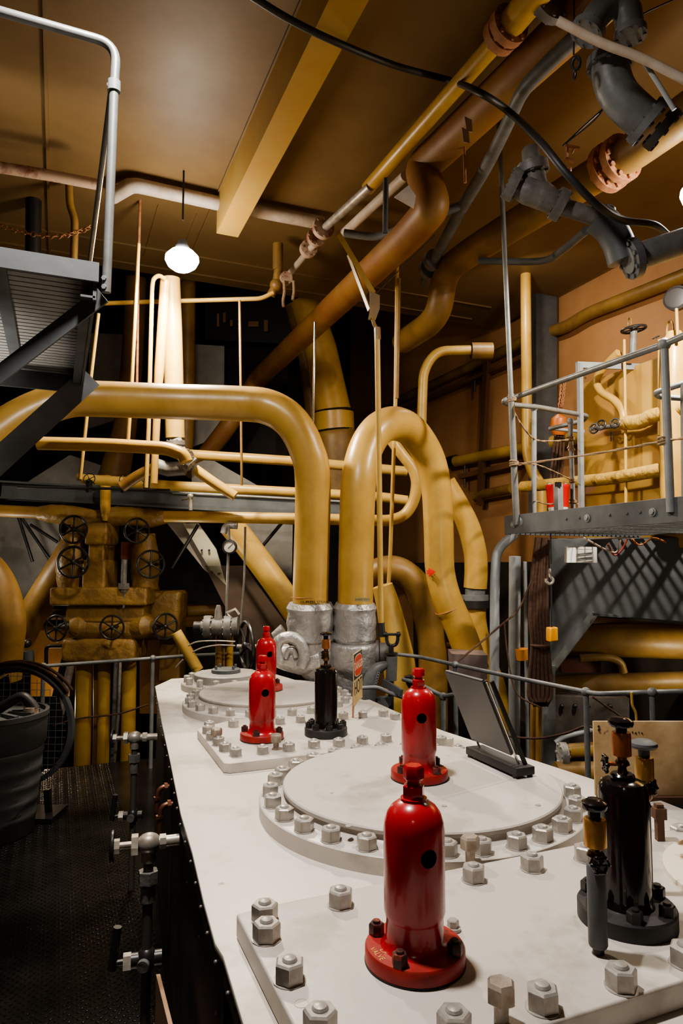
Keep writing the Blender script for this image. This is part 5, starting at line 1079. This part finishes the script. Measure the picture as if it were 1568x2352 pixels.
# right wall pipes
WX = 5.28
def wp(x, y, o=0): return XP(x, y, WX - o)
pipe('wall_pipe', 'long yellow pipe high on the peach wall with a kink, running to the right edge', [wp(905, 925), wp(1195, 788), wp(1230, 768), wp(1300, 752), wp(1345, 722), wp(1600, 622)], w=26, m=YLD, wat=2, bend=.2)
pipe('wall_pipe', 'yellow wall pipe with a dark band behind the gallery rope', [wp(1030, 1063), wp(1200, 1030), wp(1345, 1000)], w=25, m=YEL)
c = wp(1040, 1060); B().lathe([(PX(14, c), -.09), (PX(14, c), .09)], c, YL, 20).solo('pipe_band', IRON, 'dark band around the yellow wall pipe', 'band')
pipe('wall_pipe', 'short capped dull yellow pipe below the banded wall pipe', [wp(1092, 1143), wp(1110, 1135), wp(1176, 1122)], w=22, m=YLD)
pipe('wall_riser', 'tall yellow vertical pipe beside the dark stanchion, bending at its foot', [XP(1206, 560, 4.6), XP(1210, 1040, 4.6), XP(1222, 1085, 4.6), XP(1243, 1115, 4.6), XP(1243, 1195, 4.6)], w=24, m=YEL, bend=.1)
B().bar(wp(1246, 660, .1), wp(1246, 1190, .1), .30, .14, upv=(0, 1, 0)).solo('wall_stanchion', GRD, 'dark grey upright steel stanchion on the peach wall', 'stanchion')
for i, (a, b_, w_) in enumerate((((905, 950), (1200, 822), .05), ((1060, 1095), (1200, 1062), .07))):  # solid brown bars in place of the pipes' cast shadows
    B().bar(wp(*a, -.02), wp(*b_, -.02), .10, w_).solo('wall_shadow_bar', mat('shadow_bar_brown_%d' % i, (.16, .075, .03), .6), ('brown bar standing in for the shadow under the high wall pipe', 'brown bar standing in for the shadow below the banded wall pipe')[i], 'shadow bar')
B().bar(wp(1118, 830, .02), wp(1102, 1160, .02), .06, .10, upv=(0, 1, 0)).solo('wall_shadow_bar', mat('shadow_bar_brown', (.13, .06, .028), .6), 'brown upright bar standing in for a shadow on the peach wall', 'shadow bar')  # upright wall shadow built as a brown bar
for i, (x, y, y2) in enumerate(((1090, 858, 900), (1067, 1062, 1120))):
    pipe('pipe_hanger', ('thin hanger under the high wall pipe', 'thin hanger under the banded wall pipe')[i], [wp(x, y), wp(x, y2)], w=5, m=IRON, cat_='hanger')

# ================================================================== BELOW THE GALLERY
pipe('grey_post', 'thick grey post left of the hanging cable bundle', foot(UU(5.4, (1182, 1278), (1180, 1760))), w=27, m=GRY, cat_='post')
pipe('grey_post', 'thin grey post just left of the cable bundle', foot(UU(5.6, (1205, 1290), (1212, 1760))), w=9, m=GRY, cat_='post')
t = thing('hanging_cable_hank', 'long hank of brown cables hanging below the gallery', 'cables', U(1240, 1620, 5.0))
for k in range(16):
    o = (k - 7.5) / 7.5
    B().tube(cat(UU(5.0 + .04 * (k % 3), (1243 + o * 10, 1235), (1238 + o * 17, 1330 + 5 * (k % 4)), (1236 + o * 19, 1420), (1240 + o * 18, 1480), (1240 + o * 26, 1590), (1240 + o * 16, 1612 + 5 * (k % 3))), 5), .015, 8).part('cable', ROPD, t)
B().torus(U(1240, 1482, 5.0), ZU, .062, .012, 18, 6).part('tie', ROPD, t)
b = B()
pipe('brown_pipe_pair', 'brown vertical pipe under the cable bundle', foot(UU(5.3, (1238, 1600), (1236, 1780))), w=14, m=YLD)
pipe('brown_pipe_pair', 'narrower brown vertical pipe beside the one under the cable bundle', foot(UU(5.35, (1224, 1610), (1222, 1780))), w=13, m=YLD)
t = thing('crane_hook', 'small steel hook with swivel hanging below the gallery', 'hook', U(1262, 1340, 4.7))
B().tube(UU(4.7, (1264, 1225), (1265, 1295)), .005, 6).part('wire', IRON, t); b = B().torus(U(1262, 1312, 4.7), RT, .015, .006, 14, 7).tube(cat(UU(4.7, (1262, 1316), (1263, 1324), (1270, 1332), (1264, 1341), (1254, 1336), (1253, 1329)), 5), .010, 10); b.part('hook', STL, t)
t = thing('pendant_control', 'amber plastic pendant box hanging on a black cord below the gallery', 'pendant', U(1267, 1475, 4.7))
B().tube(UU(4.7, (1265, 1340), (1267, 1440)), .006, 6).part('cord', RUB, t); lb = B().bar(U(1267, 1473, 4.7), U(1267, 1440, 4.7), .07, .05, upv=(0, 1, 0)).bevel(.012, 3).part('box', AMB, t)
pipe('orange_float', 'dull orange oval disc beside the cable bundle', UU(5.35, (1197, 1490), (1199, 1515)), r=[.05, .045], m=mat('dull_orange', (.42, .16, .02), .5), cat_='float')
t = thing('light_box', 'small white light box fixed under the gallery', 'light', U(1332, 1275, 4.75))
B().bar(U(1300, 1274, 4.75), U(1365, 1275, 4.75), .10, .11).bevel(.006).part('housing', mat('fixture_white', (.62, .60, .55), .4), t); B().slab(UU(4.68, (1302, 1258), (1322, 1258), (1322, 1292), (1302, 1292)), FW, .01).part('lens', FXW, t)
for k in range(3): B().bar(U(1328, 1262 + k * 12, 4.685), U(1362, 1262 + k * 12, 4.69), .008, .004).part('louvre', GRY, t)
b = B()
for k in range(6): b.bm.verts.new((0, 0, 0))
b.bm.free()
for i, q in enumerate((((1340, 1235), (1390, 1262), (1415, 1268), (1425, 1240)), ((1395, 1250), (1410, 1275), (1428, 1262), (1440, 1238)), ((1450, 1238), (1470, 1252), (1500, 1236), (1530, 1246)))):
    pipe('loose_wire', ('loose pale wire trailing from the light box', 'loop of red wire under the gallery grating', 'orange wire running under the gallery grating')[i], UU(4.3, *q), r=.006, m=(WHT, mat('red_wire', (.4, .06, .03), .5), mat('orange_wire', (.5, .16, .03), .5))[i], smooth='cat', cat_='wire', seg=6)
# grey duct sheets
t = thing('grey_duct', 'dark grey sheet-metal duct with a slanted lower edge under the gallery', 'duct', U(1400, 1420, 5.4))
B().slab([U(1262, 1240, 5.6), U(1640, 1235, 5.0), U(1640, 1432, 5.0), U(1362, 1412, 5.4), U(1262, 1545, 5.6)], FW, .3).part('side_sheet', GRD, t)
B().bar(U(1365, 1408, 5.35), U(1262, 1545, 5.55), .02, .06).part('edge_flange', GRP, t); B().slab(UU(5.3, (1362, 1414), (1640, 1434), (1640, 1428), (1362, 1408)), FW, .02).part('lower_lip', GRD, t)
pipe('brown_beam_pipe', 'brown pipe tucked under the lip of the grey duct', UU(5.95, (1340, 1428), (1620, 1452)), w=26, m=mat('brown_paint', (.16, .08, .035), .5))
pipe('lower_main_pipe', 'upper of two fat yellow pipes under the grey duct at right', UU(5.9, (1245, 1466, 6.0), (1640, 1478, 5.75)), w=74, m=YLD, seg=26)
pipe('lower_main_pipe', 'lower of two fat yellow pipes under the grey duct at right', UU(5.8, (1240, 1577, 5.95), (1640, 1566, 5.7)), w=50, m=YLD, seg=26)
pipe('bent_link_pipe', 'yellow bent pipe between the two fat pipes at right', UU(5.75, (1330, 1512), (1395, 1508), (1425, 1520), (1432, 1545)), w=18, m=YLD, bend=.12)
B().slab(UU(5.9, (1285, 1512), (1380, 1506), (1380, 1545), (1290, 1545)), FW, .1).solo('rag_bundle', mat('faded_red_cloth', (.16, .06, .05), .9), 'dull red bundle between the two fat yellow pipes', 'bundle')
B().slab(UU(5.5, (1244, 1530), (1275, 1530), (1275, 1790), (1244, 1790)), FW, .1).solo('grey_pillar', GRP, 'grey flat pillar right of the cable bundle', 'pillar', loc=U(1260, 1790, 5.5))
t = thing('riveted_tank', 'grey riveted tank wall behind the right railing', 'tank', U(1350, 1700, 5.5))
B().slab(UU(5.6, (1275, 1600), (1445, 1604), (1445, 1700), (1275, 1720)), FW, .2).part('plate', mat('grey_riveted', (.14, .125, .11), .55, col2=(.08, .065, .055), scale=7), t)
for x in (1290, 1320, 1350, 1400): B().sph(U(x, 1622, 5.58), .02, seg=8, rg=6).part('rivet', IRON, t)
pipe('light_arch_beam', 'grey curved frame member in front of the riveted tank', UU(5.3, (1275, 1706), (1300, 1692), (1350, 1680), (1380, 1668)), w=12, m=GRY, smooth='cat', cat_='beam')
fp = thing('flanged_yellow_pipe', 'short yellow pipe with silver flange right of the display stand', 'pipe', U(1320, 1722, 5.0))
B().tube(UU(5.0, (1290, 1738), (1310, 1724), (1400, 1718)), PX(32, U(1320, 1720, 5)) / 2, 20).part('pipe_run', YEL, fp); collar(fp, 'flange', U(1292, 1732, 4.95), RT, PX(26, U(1292, 1730, 5)), .05, SLV, 6)
pipe('dark_yellow_pipe', 'dirty dark yellow pipe low beside the beige board', UU(4.9, (1276, 1775), (1380, 1775)), w=50, m=YLD)
# engine right-side railing
q = [U(905, 1502, 4.9), U(960, 1508, 4.9), U(1045, 1527, 4.6), U(1200, 1560, 4.1), U(1345, 1589, 3.6), U(1372, 1594, 3.5), U(1430, 1592, 3.5), U(1640, 1586, 3.4)]
railing('engine_railing', 'grey pipe railing along the right side of the engine', q, PX(10, q[3]) / 2, [(q[4], V((q[4].x, q[4].y, 0))), (U(1497, 1590, 3.46), V((U(1497, 1590, 3.46).x, U(1497, 1590, 3.46).y, 0))), (q[2], V((q[2].x, q[2].y, 0)))], lower=[U(1120, 1672, 4.3), U(1165, 1690, 4.1), U(1235, 1696, 4.0), U(1300, 1684, 3.8), U(1345, 1668, 3.62), U(1380, 1678, 3.5)])
q2 = [U(925, 1560, 4.6), U(965, 1572, 4.5), U(1017, 1600, 4.4), U(1062, 1592, 4.2)]
railing('engine_railing', 'lower grey rail stub behind the second red valve', q2, PX(10, q2[2]) / 2, [(q2[2], V((q2[2].x, q2[2].y, 0)))])
pipe('control_lever', 'dark knobbed handle behind the second red valve', UU(4.6, (938, 1552), (944, 1580), (946, 1600)), r=[.03, .016, .016], m=IRON, cat_='handle')
pipe('twisted_wire', 'brown twisted wire stretched from the right railing up to the gallery posts', [U(1040, 1527, 4.6), U(1062, 1510, 4.65), U(1155, 1432, 4.8), U(1190, 1400, 4.9), U(1222, 1330, 4.95)], r=.007, m=ROPD, smooth='cat', cat_='wire', seg=7)
pipe('twisted_wire', 'brown wire drooping from the knot beside the thick grey post', [U(1158, 1432, 4.8), U(1165, 1500, 4.8), U(1185, 1590, 4.75), U(1240, 1625, 4.7)], r=.006, m=ROPD, smooth='cat', cat_='wire', seg=7)
pipe('yellow_wire', 'yellow hanging wire ending above the beige board', UU(3.45, (1450, 1590), (1452, 1620), (1460, 1640), (1462, 1672)), w=6, m=YLW, smooth='cat', cat_='wire', seg=8)
pipe('slack_cord', 'dark slack cord behind the right railing', UU(4.2, (1360, 1600), (1400, 1628), (1440, 1655)), w=5, m=ROPD, smooth='cat', cat_='cord', seg=7)
B().slab(UU(5.4, (1037, 1502), (1120, 1505), (1118, 1580), (1040, 1560)), FW, .2).solo('grey_box', mat('mauve_grey', (.16, .12, .11), .6), 'dull grey box behind the right railing above the display stand', 'box', loc=U(1080, 1575, 5.4))
pipe('rim_drum', 'grey drum rim peeking over the beige board', UU(3.2, (1560, 1672), (1560, 1690)), r=.03, m=GRP, cat_='drum', seg=24)

# dark backing added so the lit wall below the gallery reads as shade
B().box((5.3, 4.7, .10), (.16, 9.8, 3.6)).solo('dark_backing', mat('dark_backing_paint', (.045, .035, .028), .6, col2=(.02, .016, .013), scale=3), 'dark backing added behind the pipes below the gallery', 'backing')
# one group phrase for things built as repeats
_n = {}
for o in COL.objects:
    if o.parent is None and 'category' in o: _n.setdefault(o.name.split('.')[0], []).append(o)
for k, v_ in _n.items():
    if len(v_) > 1:
        for o in v_:
            if 'group' not in o: o['group'] = k.replace('_', ' ') + 's around the engine room'
#--LIGHTS
def plight(n, loc, P, col, r=.06):
    l = bpy.data.lights.new(n, 'POINT'); l.energy = P; l.color = col; l.shadow_soft_size = r
    o = bpy.data.objects.new(n, l); COL.objects.link(o); o.location = loc; return o
def alight(n, loc, P, col, size, d=(0, 0, -1), spread=PI):
    l = bpy.data.lights.new(n, 'AREA'); l.shape = 'DISK'; l.size = size; l.energy = P; l.color = col; l.spread = spread
    o = bpy.data.objects.new(n, l); COL.objects.link(o); o.location = loc; o.rotation_euler = V(d).to_track_quat('-Z', 'Y').to_euler(); return o
plight('lamp_light', LA - ZU * .16, 17, (1, .86, .66), .08)
alight('lamp_light.004', LA - ZU * .12, 78, (1, .86, .66), .2)
plight('lamp_light.001', LB - ZU * .17, 3, (1, .90, .76), .05)
alight('lamp_light.006', LB - ZU * .14, 62, (1, .90, .76), .10, (.42, .30, -.86))
alight('lamp_light.002', (.2, 1.8, 4.30), 72, (1, .93, .855), .22)
alight('lamp_light.003', (-1.5, -2.2, 4.2), 6, (1, .86, .68), .4)  # weak fill added behind the camera, no fixture there
alight('lamp_light.005', (-.85, 3.45, .9), 8, (1, .93, .85), .2, (-.04, .06, 1), .95)
plight('lamp_light.007', U(95, 1630, 7.7), 6, (1, .80, .52), .08)
plight('lamp_light.008', U(410, 1330, 6.2), 5, (1, .86, .64), .1)  # added light to brighten the manifold front, without a fixture
plight('lamp_light.009', U(-40, 1300, 7.0), 9, (1, .9, .75), .1)
plight('lamp_light.010', U(1600, 1530, 5.3), 5, (1, .88, .66), .08)  # added light to bring out the pipes under the gallery, without a fixture
plight('lamp_light.011', U(1180, 1420, 4.3), 3.5, (1, .9, .75), .1)  # added fill for the dark space below the gallery
alight('lamp_light.012', (4.0, 5.3, 4.75), 10, (1, .88, .72), .08, (.45, .35, -.8))  # unseen light added above the pipes to brighten the peach wall
W = bpy.data.worlds.new('world'); S.world = W; W.use_nodes = True
W.node_tree.nodes['Background'].inputs[0].default_value = (1, .8, .6, 1); W.node_tree.nodes['Background'].inputs[1].default_value = .02
S.view_settings.view_transform = 'AgX'
S.view_settings.look = 'AgX - Medium High Contrast'
S.view_settings.exposure = 0.9
